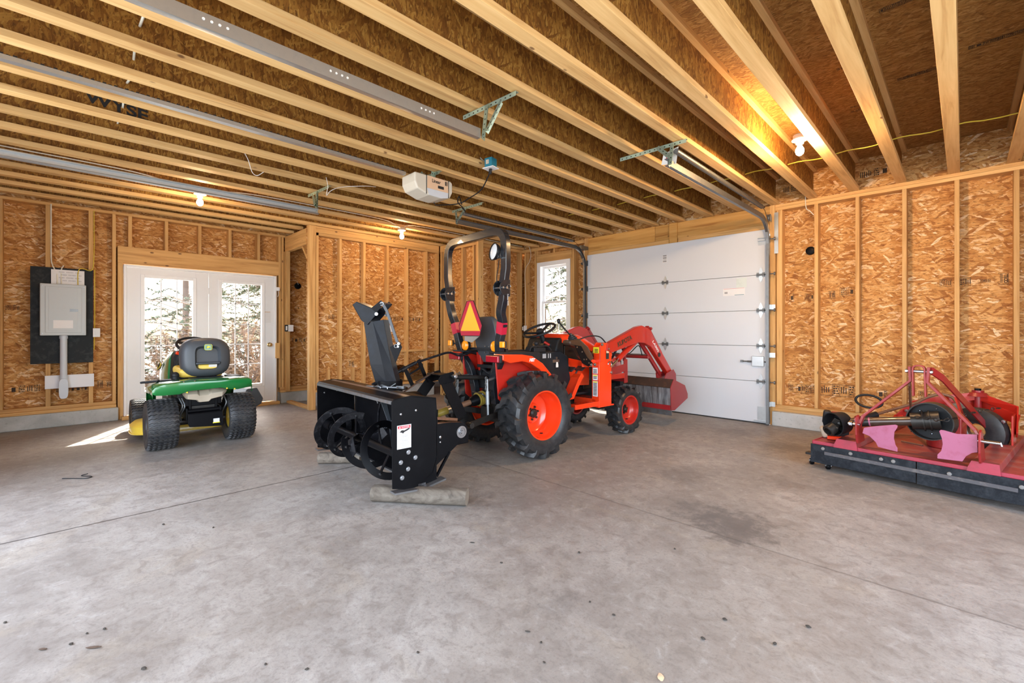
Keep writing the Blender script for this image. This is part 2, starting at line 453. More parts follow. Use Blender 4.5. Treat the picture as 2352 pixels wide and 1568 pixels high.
M['yellow'] = paint('yellow_paint', (.80, .56, .06), .3, coat=.4, dirt=.1, dcol=(.3, .2, .05))
M['yellow_seat'] = paint('yellow_seat_vinyl', (.85, .60, .10), .4)
M['seat_shell'] = paint('charcoal_plastic', (.052, .058, .066), .45, dirt=.15, dcol=(.09, .095, .1), bump=.1)
M['tank'] = paint('beige_plastic_tank', (.50, .43, .33), .45, dirt=.2, dcol=(.3, .24, .17))
M['amber'] = paint('amber_lens', (.95, .30, .01), .18, coat=.5, dirt=0)
M['amber_pale'] = paint('pale_lens', (.85, .60, .38), .2, coat=.4, dirt=0)
M['lens_red'] = paint('red_lens', (.30, .004, .015), .15, coat=.6, dirt=0)
M['smv_orange'] = paint('fluorescent_orange', (.98, .42, .02), .5, dirt=.03)
M['smv_red'] = paint('reflective_red', (.45, .008, .035), .35, dirt=.1, dcol=(.3, .02, .04))
M['lens_clear'] = paint('clear_lamp_lens', (.62, .66, .70), .3, dirt=.2, dscale=60, dcol=(.25, .27, .3))
M['paper'] = paint('white_label', (.74, .74, .74), .5, dirt=.05)
M['ink'] = paint('black_ink', (.015, .015, .015), .7, dirt=0)
M['ink_grey'] = paint('grey_ink', (.33, .33, .34), .7, dirt=0)
M['ink_osb'] = paint('stamp_ink', (.035, .022, .015), .8, dirt=.5, dscale=90, dcol=(.25, .14, .05))
M['label_red'] = paint('red_label', (.62, .01, .03), .5, dirt=0)
M['label_yellow'] = paint('yellow_label', (.85, .72, .03), .5, dirt=0)
M['cream'] = paint('cream_plastic', (.62, .57, .47), .45, dirt=.05)
M['sheet_tan'] = paint('tan_label', (.70, .47, .30), .5, dirt=.02)
M['teal'] = paint('blue_junction_box', (.015, .17, .24), .45, dirt=.05)
M['cable'] = paint('cream_cable', (.72, .70, .58), .45, dirt=.05)
M['cable_y'] = paint('yellow_cable', (.72, .56, .06), .45, dirt=.05)
M['panel_grey'] = paint('grey_enamel', (.46, .50, .51), .35, dirt=.03)
M['conduit'] = paint('grey_pvc', (.55, .59, .64), .4, dirt=.05)
M['board_black'] = paint('black_plywood', (.016, .019, .021), .6, dirt=.6, dscale=14, dcol=(.07, .08, .08), spec=.2)
M['board_white'] = paint('white_board', (.74, .74, .76), .5, dirt=.03)
M['rust'] = paint('scraped_steel', (.22, .22, .225), .36, .75, dirt=.8, dscale=9, dcol=(.16, .09, .05))
M['rust_brown'] = paint('rusty_metal', (.20, .10, .055), .6, .2, dirt=.6, dscale=14, dcol=(.06, .04, .03))
M['rust_dark'] = paint('dark_rusted_steel', (.06, .035, .026), .55, .3, dirt=.5, dscale=12, dcol=(.20, .08, .035))
M['brown_cover'] = paint('brown_plastic_cover', (.05, .026, .016), .3, coat=.2, dirt=.2)
M['pto_yellow'] = paint('olive_plastic_guard', (.28, .20, .03), .35, dirt=.3)
def bucketmat():
    k = NT('scraped_bucket_steel'); p = k.obj()
    n = k.noise(k.map(p, (28, 3, 2.2)), 1.0, 5, .7); b = k.noise(p, 3, 3)
    c = k.ramp(n, [(.32, (.09, .085, .085)), (.46, (.27, .27, .285)), (.62, (.55, .56, .58))])
    c = k.mix(k.math('MULTIPLY', k.ramp(b, [(.45, (0, 0, 0)), (.62, (1, 1, 1))]), .5), c, (.17, .08, .04))
    k.set(col=c, rough=.42, metal=.7); return k.m
M['bucket_in'] = bucketmat()
def glassmat(name, tint=(1, 1, 1)):
    k = NT(name)
    k.t.nodes.remove(k.b)
    tr = k.n('BsdfTransparent'); gl = k.n('BsdfGlossy'); gl.inputs['Roughness'].default_value = .02; tr.inputs[0].default_value = (*tint, 1)
    lw = k.n('LayerWeight'); lw.inputs[0].default_value = .25; bf = k.n('NewGeometry').outputs['Backfacing']
    fr = k.math('MULTIPLY', k.math('MULTIPLY', lw.outputs['Fresnel'], .5), k.math('SUBTRACT', 1.0, bf))
    mx = k.n('MixShader'); k.l(fr, mx.inputs[0]); k.l(tr.outputs[0], mx.inputs[1]); k.l(gl.outputs[0], mx.inputs[2])
    k.l(mx.outputs[0], k.out.inputs[0]); return k.m
M['glass'] = glassmat('window_glass')
def emit(name, col, st):
    k = NT(name); k.set(col=(1, .95, .85)); k.b.inputs['Emission Color'].default_value = (*col, 1); k.b.inputs['Emission Strength'].default_value = st; return k.m
M['bulb'] = emit('lit_bulb_glass', (1.0, .86, .62), 60)
M['porcelain'] = paint('white_porcelain', (.72, .70, .66), .25, dirt=.03)

# ================================================================ the room
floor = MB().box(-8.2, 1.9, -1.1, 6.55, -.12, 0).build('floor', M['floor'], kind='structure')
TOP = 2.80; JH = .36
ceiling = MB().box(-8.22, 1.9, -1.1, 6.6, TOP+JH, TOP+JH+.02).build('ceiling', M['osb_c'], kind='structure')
for k in range(-4, 20):
    xe = -.03-.4065*k; xc = xe-.045
    y1 = 2.66 if k >= 18 else 6.42
    j = MB(); j.box(xe-.09, xe, -.9, y1, TOP, TOP+.042); j.box(xe-.09, xe, -.9, y1, TOP+JH-.042, TOP+JH)
    jo = j.build('joist', M['flange'], ceiling, bevel=.002)
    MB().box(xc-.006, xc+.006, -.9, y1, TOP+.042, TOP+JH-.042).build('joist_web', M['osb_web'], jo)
text('WYSE', 'sprayed_word', M['ink'], ceiling, (-4.5392, .285, 2.898), (0, 1, -.10), (0, .1, 1), .115, width=.38, shear=-.1, off=.003)
def ink_marks(parent, org, u, v, w_, h, seed, frame=True, style=0):
    """an ink grade stamp: ruled cells filled with blurred print"""
    rnd = random.Random(seed); o = Vector(org); u = Vector(u).normalized(); v = Vector(v).normalized(); nr = u.cross(v)
    m = MB(); o = o+nr*.0004
    def r(x0, x1, z0, z1): m.prism([(x0, z0), (x1, z0), (x1, z1), (x0, z1)], o, u, v, nr*.0006)
    x = -w_/2; lw = max(.0025, h*.03)
    while x < w_/2-.01:
        cw = min(rnd.uniform(.35, .9)*h, w_/2-x)
        if frame:
            r(x, x+lw, -h/2, h/2)
        st = rnd.choice((0, 1, 1, 2))
        if st == 0:      # one bold mark
            r(x+cw*.3, x+cw*.8, -h*.26, h*.22); m.mi = 0
        elif st == 1:    # rows of small print
            for k in range(4):
                z = -h*.32+k*h*.2; q = x+cw*.15
                while q < x+cw*.9:
                    d = rnd.uniform(.04, .16)*h; r(q, min(q+d, x+cw*.9), z, z+h*.11); q += d+h*.05
        else:            # upright strokes
            q = x+cw*.15
            while q < x+cw*.85: r(q, q+h*.07, -h*rnd.uniform(.2, .36), h*rnd.uniform(.2, .36)); q += h*.16
        x += cw
    if frame:
        r(-w_/2, w_/2, h/2-lw, h/2); r(-w_/2, w_/2, -h/2, -h/2+lw); r(w_/2-lw, w_/2, -h/2, h/2)
    return m.build('grade_stamp', M['ink_osb'], parent)
def teco(parent, org, u, v, w_, h):
    """boxed stamp whose word reads downwards"""
    o = Vector(org); u = Vector(u).normalized(); v = Vector(v).normalized(); nr = u.cross(v)
    t = text('TECO', 'grade_stamp', M['ink_osb'], parent, o+u*w_*.22+nr*.0006, -v, u, h*.30, width=h*.78, off=.0015)
    m = MB(); lw = .004
    for (a0, b0, c0, d0) in ((-w_/2, w_/2, h/2-lw, h/2), (-w_/2, w_/2, -h/2, -h/2+lw), (w_/2-lw, w_/2, -h/2, h/2)): m.prism([(a0, c0), (b0, c0), (b0, d0), (a0, d0)], o+nr*.0004, u, v, nr*.0006)
    for k in range(7): m.prism([(-w_*.32, h*.36-k*h*.115), (-w_*.05, h*.36-k*h*.115), (-w_*.05, h*.42-k*h*.115), (-w_*.32, h*.42-k*h*.115)], o+nr*.0004, u, v, nr*.0006)
    m.build('stamp_frame', M['ink_osb'], t)
for i, (x, y, w_, h, fr_) in enumerate(((-.62, 4.12, .12, .05, False), (-.24, 3.55, .26, .05, True), (-.22, 4.62, .30, .05, True), (.15, 3.30, .16, .045, False), (.15, 4.45, .26, .05, True), (-1.08, 1.80, .20, .13, True), (-1.08, 3.95, .08, .03, False), (-.65, 5.0, .14, .05, False), (.17, 2.35, .24, .06, True), (-.66, 4.9, .1, .04, False))):
    ink_marks(ceiling, (x, y, TOP+JH-.0012), (1, -.02, 0), (0, -1, 0), w_, h, i+3, fr_)

# ---- north wall, with the big garage door and a window
YS = 6.42            # stud face
YB = 6.56            # sheathing face
wn_ = MB()
for a in ((-8.3, -5.77, 0, 2.8), (-4.98, -4.60, 0, 2.8), (-5.77, -4.98, 0, 1.02), (-5.77, -4.98, 2.5, 2.8), (-1.76, 1.9, 0, 2.8), (-4.60, -1.76, 2.5, 2.8)):
    wn_.box(a[0], a[1], YB, YB+.012, a[2], a[3])
wn_.box(-8.3, 1.9, YS+.04, YS+.055, TOP, TOP+JH)
wall_n = wn_.build('wall_north', M['osb_x'], kind='structure')
def stud(parent, x0, x1, y0, y1, z0, z1, mat='wood_z', name='stud'):
    return MB().box(x0, x1, y0, y1, z0, z1).build(name, M[mat], parent, bevel=.003)
for x in (-1.26, -.863, -.457, -.054, .35, .755, 1.16):
    stud(wall_n, x-.019, x+.019, YS, YB, .26, 2.727)
stud(wall_n, -1.688, -1.625, YS+.005, YB, .26, 2.727); stud(wall_n, -1.757, -1.697, YS-.005, YB, 0, 2.80, name='door_post')
for (x0, x1, z0, z1) in ((-1.70, 1.9, 2.764, 2.80), (-1.70, 1.9, 2.727, 2.763), (-1.70, 1.9, .218, .258), (-1.70, 1.9, .18, .218)):
    stud(wall_n, x0, x1, YS, YB, z0, z1, 'wood_x', 'top_plate' if z0 > 1 else 'sill_plate')
MB().box(-1.72, 1.9, 6.35, 6.6, 0, .18).build('foundation_curb', M['curb'], wall_n, bevel=.008)
MB().box(-6.3, -4.66, 6.35, 6.6, 0, .18).build('foundation_curb', M['curb'], wall_n, bevel=.008)
for (x0, x1, z0, z1) in ((-6.25, -4.62, 2.735, 2.795), (-6.25, -4.62, .18, .22), (-6.25, -4.62, .22, .26)):
    stud(wall_n, x0, x1, YS, YB, z0, z1, 'wood_x', 'top_plate' if z0 > 1 else 'sill_plate')
for x, z1 in ((-6.10, 2.735), (-5.83, 2.735), (-5.79, 2.5), (-4.96, 2.5), (-4.92, 2.735), (-4.66, 2.735)):
    stud(wall_n, x-.019, x+.019, YS, YB, .26, z1)
stud(wall_n, -5.80, -4.95, YS+.004, YB, 2.50, 2.655, 'wood_x', 'window_header')
for x in (-5.80, -5.38): stud(wall_n, x-.02, x+.02, YS+.02, YB, 2.655, 2.735)
stud(wall_n, -5.8, -4.95, YS, YB, .96, 1.0, 'wood_x', 'window_sill_plate')
# door header of three boards
stud(wall_n, -4.60, -3.34, YS-.02, YB, 2.565, 2.795, 'lvl', 'door_header'); stud(wall_n, -3.335, -3.05, YS-.02, YB, 2.565, 2.795, 'lvl', 'door_header')
stud(wall_n, -2.98, -1.757, YS-.02, YB, 2.565, 2.795, 'lvl', 'door_header')
stud(wall_n, -3.10, -2.98, YS-.045, YB, 2.47, 2.798, 'lvl', 'header_block')
stud(wall_n, -4.57, -3.11, YS-.03, YB, 2.47, 2.563, 'wood_x', 'jamb_board'); stud(wall_n, -2.97, -1.76, YS-.03, YB, 2.47, 2.563, 'wood_x', 'jamb_board')
stud(wall_n, -4.64, -4.575, YS-.04, YB, 0, 2.80, name='door_post')
stud(wall_n, -1.758, -1.70, YS-.02, YS+.03, 0, 2.80, name='jamb_board')
def stamp(parent, org, u, body, w_, h, frame=True):
    if body == 'TECO': teco(parent, org, u, (0, 0, 1), w_, h)
    else: ink_marks(parent, org, u, (0, 0, 1), w_, h, int(abs(org[0]*97+org[1]*31+org[2]*13)*10), frame)
for (x, z, w_, h, b) in ((-1.55, 1.62, .05, .10, 'H'), (-1.36, 1.62, .09, .09, 'TS'), (-1.13, 1.63, .07, .09, 'TECO'), (-.98, 1.66, .14, .10, 'PS 2-10'), (-.14, 1.70, .09, .08, 'DEC'), (.005, 1.7, .08, .09, 'B|S'), (.15, 1.7, .07, .03, '+EXP+'), (.27, 1.71, .07, .11, 'TECO'), (.48, 1.7, .09, .1, 'TECO'),
                        (-1.56, .47, .05, .10, 'OSI'), (-1.40, .47, .19, .11, 'FSCIT:'), (-1.08, .485, .34, .14, 'RATED 24/16 RS10'), (-.66, .48, .09, .1, 'APA'), (-.30, .50, .1, .1, 'PS-2')):
    stamp(wall_n, (x, YB, z), (1, 0, 0), b, w_, h)
for (x, b) in ((-1.5, '24/16'), (-.72, '7/16 CATEGORY'),):
    stamp(wall_n, (x, YS+.04, 2.98), (1, 0, 0), b, .26, .11, False)

# ---- west wall with the french doors
XS, XB = -8.04, -8.18
ww = MB()
for a in ((-1.1, .50, 0, 2.8), (2.50, 6.6, 0, 2.8), (.50, 2.50, 2.10, 2.8)):
    ww.box(XB-.012, XB, a[0], a[1], a[2], a[3])
ww.box(XB, XB+.09, -1.1, 6.6, TOP, TOP+JH)
wall_w = ww.build('wall_west', M['osb_y'], kind='structure')
for y in (-.955, -.553, -.158, .232): stud(wall_w, XB, XS, y-.022, y+.022, .258, 2.765)
for y in (.46, .515): stud(wall_w, XB, XS, y-.019, y+(.019 if y < .5 else .036), .0 if y > .5 else .258, 2.765 if y < .5 else 2.12)
for y in (.625, 1.022, 1.42, 1.812, 2.215): stud(wall_w, XB, XS, y-.02, y+.02, 2.345, 2.765)
stud(wall_w, XB, XS+.004, .495, 2.512, 2.12, 2.345, 'wood_y', 'door_header')
stud(wall_w, XB, XS, -1.1, 2.66, 2.765, 2.80, 'wood_y', 'top_plate'); stud(wall_w, XB, XS, 2.66, 6.5, 2.765, 2.80, 'wood_y', 'top_plate')
for a, b in ((-1.1, .48), (2.53, 6.5)):
    stud(wall_w, XB, XS, a, b, .215, .258, 'wood_y', 'sill_plate'); stud(wall_w, XB, XS+.03, a, b, .176, .214, 'wood_y', 'sill_plate')
    MB().box(-8.22, -7.97, a, b+(.02 if b < 1 else 0), 0, .176).build('foundation_curb', M['curb'], wall_w, bevel=.012)
for y in (2.475, 2.53, 2.575): stud(wall_w, XB, XS, y-.019, y+.019, .258 if y > 2.5 else 0, 2.765 if y > 2.5 else 2.12)
stud(wall_w, XB, XS+.09, 2.60, 2.665, .20, 2.53)
for y in (3.2, 3.6, 4.0): stud(wall_w, XB, XS, y-.02, y+.02, .258, 2.765)
MB().box(-8.20, -7.93, .53, 2.50, 0, .045).build('threshold', M['wood_y'], wall_w, bevel=.004)
for (y, z, w_, h, b) in ((-.36, .48, .26, .11, 'RATED 24/16'), (.06, .44, .30, .07, 'SHEATHING'), (.32, .48, .07, .1, 'TECO'), (.42, .48, .07, .1, 'PS2'), (-.46, 1.48, .14, .08, 'EXP-1'), (2.93, 1.04, .34, .1, 'RATED SHEATHING'), (2.88, 1.6, .03, .05, '#')):
    stamp(wall_w, (XB, y, z), (0, 1, 0), b, w_, h, False)
stud(wall_w, -7.99, -6.99, 2.615, 2.70, 0, .038, 'wood_x', 'floor_plate')

# ---- walls of the stair enclosure in the far corner
XC = -6.96
wc = MB(); wc.box(XC-.10, XC-.09, 2.60, 5.0, .60, 2.8)
wc.box(-6.29, -6.28, 5.1, 6.5, 0, 2.8)
wall_in = wc.build('wall_stair', M['osb_y'], kind='structure')
MB().box(-6.96, -5.85, 5.09, 5.10, .3, 2.8).build('return_sheathing', M['osb_x'], wall_in)
MB().box(-8.05, -6.967, 2.612, 2.69, 2.525, 2.775).build('stair_beam', M['wood_x'], wall_in, bevel=.003)
stud(wall_in, -7.045, XC, 2.605, 2.70, 0, 2.80, name='corner_post')
stud(wall_in, XC-.089, XC, 2.705, 2.745, .33, 2.70)
MB().rtube([(-7.05, 2.66, 2.24), (-7.33, 2.66, 2.53)], .038, .06, up=(0, 1, 0)).build('diagonal_brace', M['wood_z'], wall_in)
for y in (3.09, 3.49, 3.915, 4.30, 4.705, 4.955): stud(wall_in, XC-.089, XC, y-.021, y+.021, .0 if y < 4 else .33, 2.655)
for y in (2.91, 3.31, 3.70): stud(wall_in, XC-.089, XC-.02, y-.02, y+.02, .30, .60)
stud(wall_in, XC-.089, XC, 2.70, 4.98, 2.655, 2.70, 'wood_y', 'top_plate'); stud(wall_in, XC-.089, XC, 2.70, 4.98, 2.702, 2.795, 'wood_y', 'top_plate')
stud(wall_in, XC-.089, XC-.01, 2.70, 4.98, .26, .30, 'wood_y', 'sill_plate')
stud(wall_in, XC-.089, XC-.01, 4.1, 4.98, .83, .87, 'wood_y', 'stair_board')
stud(wall_in, XC-.09, XC-.085, 2.7, 4.1, .3, .6, 'osb_y', 'lower_sheathing')
stud(wall_in, XC-.40, XC-.12, 2.85, 4.95, .0, .24, 'curb', 'stair_footing')
for x in (-6.93, -6.83, -6.30, -5.99, -5.86): stud(wall_in, x-.019 if x > -6 else x-.022, x+.019, 5.0, 5.09, .0, 2.68)
stud(wall_in, -5.90, -5.835, 4.985, 5.10, 0, 2.80, name='end_post')
stud(wall_in, -6.96, -5.84, 5.0, 5.09, 2.68, 2.795, 'wood_x', 'top_plate'); stud(wall_in, -6.9, -5.9, 5.0, 5.09, .0, .04, 'wood_x', 'sill_plate')
for y in (5.34, 5.70, 6.06, 6.39): stud(wall_in, -6.28, -6.17, y-.024, y+.024, .04, 2.74)
stud(wall_in, -6.28, -6.17, 5.1, 6.42, 2.74, 2.795, 'wood_y', 'top_plate')
for (y, z, w_, b) in ((2.98, 1.42, .1, 'TS'), (3.67, 1.42, .25, 'RATED SHTG'), (4.12, 1.41, .3, 'EXPOSURE 1'), (4.5, 1.41, .25, 'TECO PS2'), (3.3, .66, .1, 'TECO')):
    stamp(wall_in, (XC-.09, y, z), (0, 1, 0), b, w_, .1, False)

# ---- south and east walls, behind the photographer, with openings made for the added area lamps
ws = MB()
for a in ((-8.2, -5.05, 0, 2.8), (-2.25, -1.6, 0, 2.8), (1.4, 1.9, 0, 2.8), (-5.05, -2.25, 2.45, 2.8), (-1.6, 1.4, 2.6, 2.8)): ws.box(a[0], a[1], -.92, -.90, a[2], a[3])
wall_s = ws.build('wall_south', M['osb_x'], kind='structure')
we = MB()
for a in ((-.9, .35, 0, 3.18), (4.05, 6.56, 0, 3.18), (.35, 4.05, 2.6, 3.18)): we.box(1.70, 1.72, a[0], a[1], a[2], a[3])
wall_e = we.build('wall_east', M['osb_y'], kind='structure')

# ---- garage door in the north wall
door1 = empty('door_1', (-3.17, 6.36, 0)); door1['kind'] = 'structure'
D0, D1 = -1.40, 1.41
zs = [.012, .545, 1.004, 1.462, 1.920, 2.50]
for i in range(5):
    sec = MB().box(D0, D1, 0, .045, zs[i]+.002, zs[i+1]-.002).build('door_section', M['panel'], door1, bevel=.004)
def hinge(x, z, kind=0):
    m = MB()
    if kind == 0:   # centre hinge: two diamond leaves and a dark knuckle
        m.prism([(-.018, 0), (-.03, .02), (-.012, .075), (0, .095), (.012, .075), (.03, .02), (.018, 0)], (x, -.006, z+.004), (1, 0, 0), (0, 0, 1), (0, .006, 0))
        m.prism([(-.018, 0), (-.03, -.02), (-.012, -.075), (0, -.095), (.012, -.075), (.03, -.02), (.018, 0)], (x, -.006, z-.004), (1, 0, 0), (0, 0, 1), (0, .006, 0))
    o = m.build('hinge', M['galv'], door1)
    k = MB(); k.cyl((x-.045, -.018, z), (x+.045, -.018, z), .012, n=10); k.box(x-.045, x-.02, -.02, 0, z-.028, z+.028); k.box(x+.02, x+.045, -.02, 0, z-.028, z+.028)
    k.build('hinge_knuckle', M['galv_dark'], o)
    return o
for z in zs[1:5]: hinge(0.02, z)
for z in zs[1:5]: hinge(D1-.09, z)
def roller(x, z, s):
    m = MB(); m.box(min(x, x+s*.05), max(x, x+s*.05), -.012, 0, z-.045, z+.045); m.cyl((x, -.03, z), (x+s*.10, -.03, z), .007, n=8); m.lathe([(0, 0), (.022, 0), (.022, .015), (0, .015)], (x+s*.10, -.03, z), (s, 0, 0), 16)
    m.build('roller', M['galv_dark'], door1)
for z in zs[1:5]+[2.36]:
    roller(D0+.02, z, -1)
for z in zs[1:5]+[2.36]: roller(D1-.03, z, 1)
m = MB(); m.box(D1-.12, D1-.01, -.004, 0, 2.30, 2.345); m.box(D1-.12, D1-.01, -.03, 0, 2.35, 2.365); m.box(D1-.12, D1-.01, -.03, 0, 2.385, 2.395)
m.build('top_bracket', M['galv'], door1)
m = MB(); m.box(D1-.13, D1-.02, -.005, 0, .03, .22); m.box(D1-.17, D1-.02, -.025, 0, .03, .045); m.build('bottom_bracket', M['galv'], door1)
lk = MB().box(D1-.19, D1-.05, -.03, 0, .74, .87).build('door_lock', M['galv'], door1, bevel=.004)
m = MB(); m.cyl((D1-.31, -.02, .80), (D1+.02, -.02, .80), .008, n=8); m.cyl((D1-.19, -.035, .80), (D1-.24, -.035, .80), .012, n=8); m.box(D1-.33, D1-.30, -.03, 0, .785, .815); m.build('lock_bar', M['galv_dark'], lk)
MB().box(D0+.01, D1-.01, .046, .052, .02, 2.49).build('seam_light_block', M['galv_dark'], door1)  # added sheet behind the sections, keeps sun from leaking through the seams
MB().box(D0, D1, .0, .04, 0, .014).build('bottom_seal', M['rubber'], door1)
p = MB().box(-.025, .045, -.0015, 0, 2.22, 2.33).build('section_label', M['paper'], door1)
for k in range(6): text('IIIIIIIII', 'small_print', M['ink'] if k in (0, 2, 5) else M['ink_grey'], p, (.01, -.002, 2.322-.0175*k), (1, 0, 0), (0, 0, 1), .014, width=.055, off=.0006)
p = MB().box(.85, 1.13, -.0015, 0, 1.67, 1.77).build('warning_label', M['paper'], door1, label='white warning label with a red and blue heading')
MB().box(.86, 1.12, -.0025, -.001, 1.764, 1.767).build('label_heading', M['label_red'], p)
MB().box(.87, .91, -.0025, -.001, 1.70, 1.725).build('label_block', M['ink_grey'], p)
MB().box(1.0, 1.12, -.0025, -.001, 1.675, 1.681).build('label_line', M['teal'], p)
MB().box(1.02, 1.15, -.0012, 0, 1.77, 1.90).build('door_sticker', paint('pale_green_sticker', (.62, .69, .66), .5), door1)

# ---- french doors
door2 = empty('door_2', (-8.0, 1.51, 0)); door2['kind'] = 'structure'
m = MB(); m.box(-.12, .01, -.955, -.925, .045, 2.10); m.box(-.12, .01, .925, .955, .045, 2.10); m.box(-.12, .01, -.925, .925, 2.07, 2.10)
m.build('door_frame', M['white_trim'], door2, bevel=.003)
def leaf(y0, y1, glass_y0, glass_y1, knob):
    L = MB(); z0, z1, gz0, gz1 = .055, 2.065, .36, 1.935
    L.box(-.05, -.005, y0, glass_y0-.04, z0, z1); L.box(-.05, -.005, glass_y1+.04, y1, z0, z1)
    L.box(-.05, -.005, glass_y0-.04, glass_y1+.04, z0, gz0-.04); L.box(-.05, -.005, glass_y0-.04, glass_y1+.04, gz1+.04, z1)
    lf = L.build('door_leaf', M['white'], door2, bevel=.002)
    f = MB()
    for a in ((glass_y0-.045, glass_y0, gz0-.045, gz1+.045), (glass_y1, glass_y1+.045, gz0-.045, gz1+.045), (glass_y0, glass_y1, gz0-.045, gz0), (glass_y0, glass_y1, gz1, gz1+.045)):
        f.box(-.06, .008, *a)
    f.build('glazing_frame', M['white_trim'], lf, bevel=.004)
    g = MB()
    for i in (1, 2):
        y = glass_y0+(glass_y1-glass_y0)*i/3; g.box(-.034, -.022, y-.007, y+.007, gz0, gz1)
    for i in range(1, 5):
        z = gz0+(gz1-gz0)*i/5; g.box(-.034, -.022, glass_y0, glass_y1, z-.007, z+.007)
    g.build('muntin_grid', M['white_trim'], lf)
    MB().box(-.030, -.026, glass_y0, glass_y1, gz0, gz1).build('glass', M['glass'], lf)
    if knob:
        k = MB(); k.lathe([(.032, 0), (.034, .006), (.014, .012), (.013, .03), (.028, .04), (.032, .055), (.022, .066), (0, .068)], (-.005, y1-.075, .975), (1, 0, 0), 24); k.build('door_knob', M['brass'], lf, smooth=40)
        p = MB().box(-.005, -.003, y1-.165, y1-.055, 1.33, 1.52).build('door_sticker', M['paper'], lf)
        MB().box(-.003, -.0025, y1-.155, y1-.065, 1.502, 1.512).build('sticker_heading', M['sheet_tan'], p)
    else:
        for z in (.25, 1.03, 1.8):
            h = MB(); h.cyl((.0, y1+.001, z-.045), (.0, y1+.001, z+.045), .006, n=8); h.build('hinge', M['white'], lf)
leaf(-.925, .012, -.735, -.185, False)
leaf(.018, .925, .185, .735, True)
b = MB().box(-.02, .03, .955, 1.0, 1.86, 1.92).build('door_sensor', M['white_trim'], door2, bevel=.006)
MB().tube(spline([(.01, .98, 1.86), (.012, .985, 1.80), (.01, .97, 1.76)], 5), .003, 6).build('sensor_wire', M['white_trim'], b)
MB().box(-.03, .06, .935, .99, .75, 1.0).build('strike_block', M['wood_z'], door2, bevel=.003)

# ---- window
win = empty('window_1', (-5.378, 6.42, 1.0)); win['kind'] = 'structure'
m = MB()
for a in ((-.395, -.31, 0, 1.50), (.31, .395, 0, 1.50), (-.31, .31, 1.42, 1.50), (-.31, .31, 0, .06)): m.box(a[0], a[1], -.015, .12, a[2], a[3])
m.build('window_frame', M['white_trim'], win, bevel=.004)
for (z0, z1, y) in ((.06, .76, .05), (.72, 1.42, .08)):
    s = MB()
    for a in ((-.31, -.265, z0, z1), (.265, .31, z0, z1), (-.265, .265, z0, z0+.04), (-.265, .265, z1-.04, z1)): s.box(a[0], a[1], y-.015, y+.015, a[2], a[3])
    so = s.build('sash', M['white_trim'], win, bevel=.003)
    g = MB()
    for i in (1, 2):
        x = -.265+.53*i/3; g.box(x-.006, x+.006, y-.003, y+.003, z0, z1)
    g.box(-.27, .27, y-.003, y+.003, (z0+z1)/2-.006, (z0+z1)/2+.006)
    g.build('muntin_grid', M['white_trim'], so)
    MB().box(-.27, .27, y-.002, y+.001, z0, z1).build('glass', M['glass'], so)

# ================================================================ wheels
def lugged_wheel(par, name, c, s, R, W, rr, n, rim_mat, lug=(.034, .030), dish=.14, label=None, nuts=6):
    """c: centre of the tread, s: +1/-1 outward direction along x; R over the lugs, rr rim radius"""
    cx, cy, cz = c
    Rc = R-lug[1]
    m = MB()
    hw = W/2
    prof = [(rr, -hw*.78), (rr+.012, -hw*.86), (rr+(Rc-rr)*.45, -hw*1.0), (Rc*.93, -hw*.97), (Rc*.985, -hw*.80), (Rc, -hw*.3), (Rc, hw*.3), (Rc*.985, hw*.80), (Rc*.93, hw*.97), (rr+(Rc-rr)*.45, hw*1.0), (rr+.012, hw*.86), (rr, hw*.78)]
    m.lathe(prof, c, (1, 0, 0), 60)
    for sd in (-1, 1):
        for k in range(n):
            th0 = 2*PI*(k+(.5 if sd > 0 else 0))/n
            lw = lug[0]
            path = [(-.02, .0, Rc, R, lw*1.25), (.22, .035, Rc, R, lw*1.2), (.36, .115, Rc, R, lw*1.1), (.70, .15, Rc*.985, R*.995, lw*1.15), (.93, .225, Rc*.95, R*.975, lw*1.2), (1.0, .24, Rc*.89, Rc*.965, lw*1.0)]
            rings = []
            for (t, dth, r0, r1, w) in path:
                x = cx+sd*t*hw; th = th0-dth*s*1.0
                da = w/R/2
                q = []
                for rr_, a in ((r0-.01, th-da*1.15), (r0-.01, th+da*1.15), (r1, th+da*.9), (r1, th-da*.9)):
                    q.append(Vector((x, cy+rr_*math.sin(a), cz+rr_*math.cos(a))))
                rings.append(q)
            m.loft(rings)
    tyre = m.build(name, M['rubber'], par, smooth=32, label=label)
    # rim
    r = MB()
    o = hw*.80*s
    prof = [(rr+.012, o), (rr+.012, o+.006*s), (rr-.004, o+.004*s), (rr-.012, o-.02*s), (rr-.016, o-.05*s), (rr-.035, o-.075*s), (rr-.045, o-dish*s*.9), (rr-.065, o-dish*s), (rr*.45, o-dish*s*1.05), (rr*.40, o-dish*s*.92), (0, o-dish*s*.92)]
    r.lathe(prof, c, (1, 0, 0), 48)
    r.lathe([(rr-.016, o-.05*s), (rr-.016, -hw*.75*s), (rr+.012, -hw*.8*s)], c, (1, 0, 0), 48)
    r.build('rim', rim_mat, tyre, smooth=35)
    h = MB(); xo = o-dish*s
    for k in range(nuts):
        a = 2*PI*k/nuts+.3
        p = Vector((cx+xo, cy+rr*.27*1.0*math.sin(a), cz+rr*.27*math.cos(a)))
        h.cyl(p, p+Vector((.028*s, 0, 0)), .011, n=6)
    h.lathe([(rr*.20, xo), (rr*.20, xo+.03*s), (rr*.12, xo+.045*s), (0, xo+.045*s)], c, (1, 0, 0), 24)
    h.build('hub', M['grime'], tyre, smooth=40)
    v = MB(); v.cyl((cx+o-.06*s, cy+.0, cz-rr+.045), (cx+o-.03*s, cy, cz-rr+.05), .006, n=8); v.build('valve_stem', M['black_matte'], tyre)
    return tyre

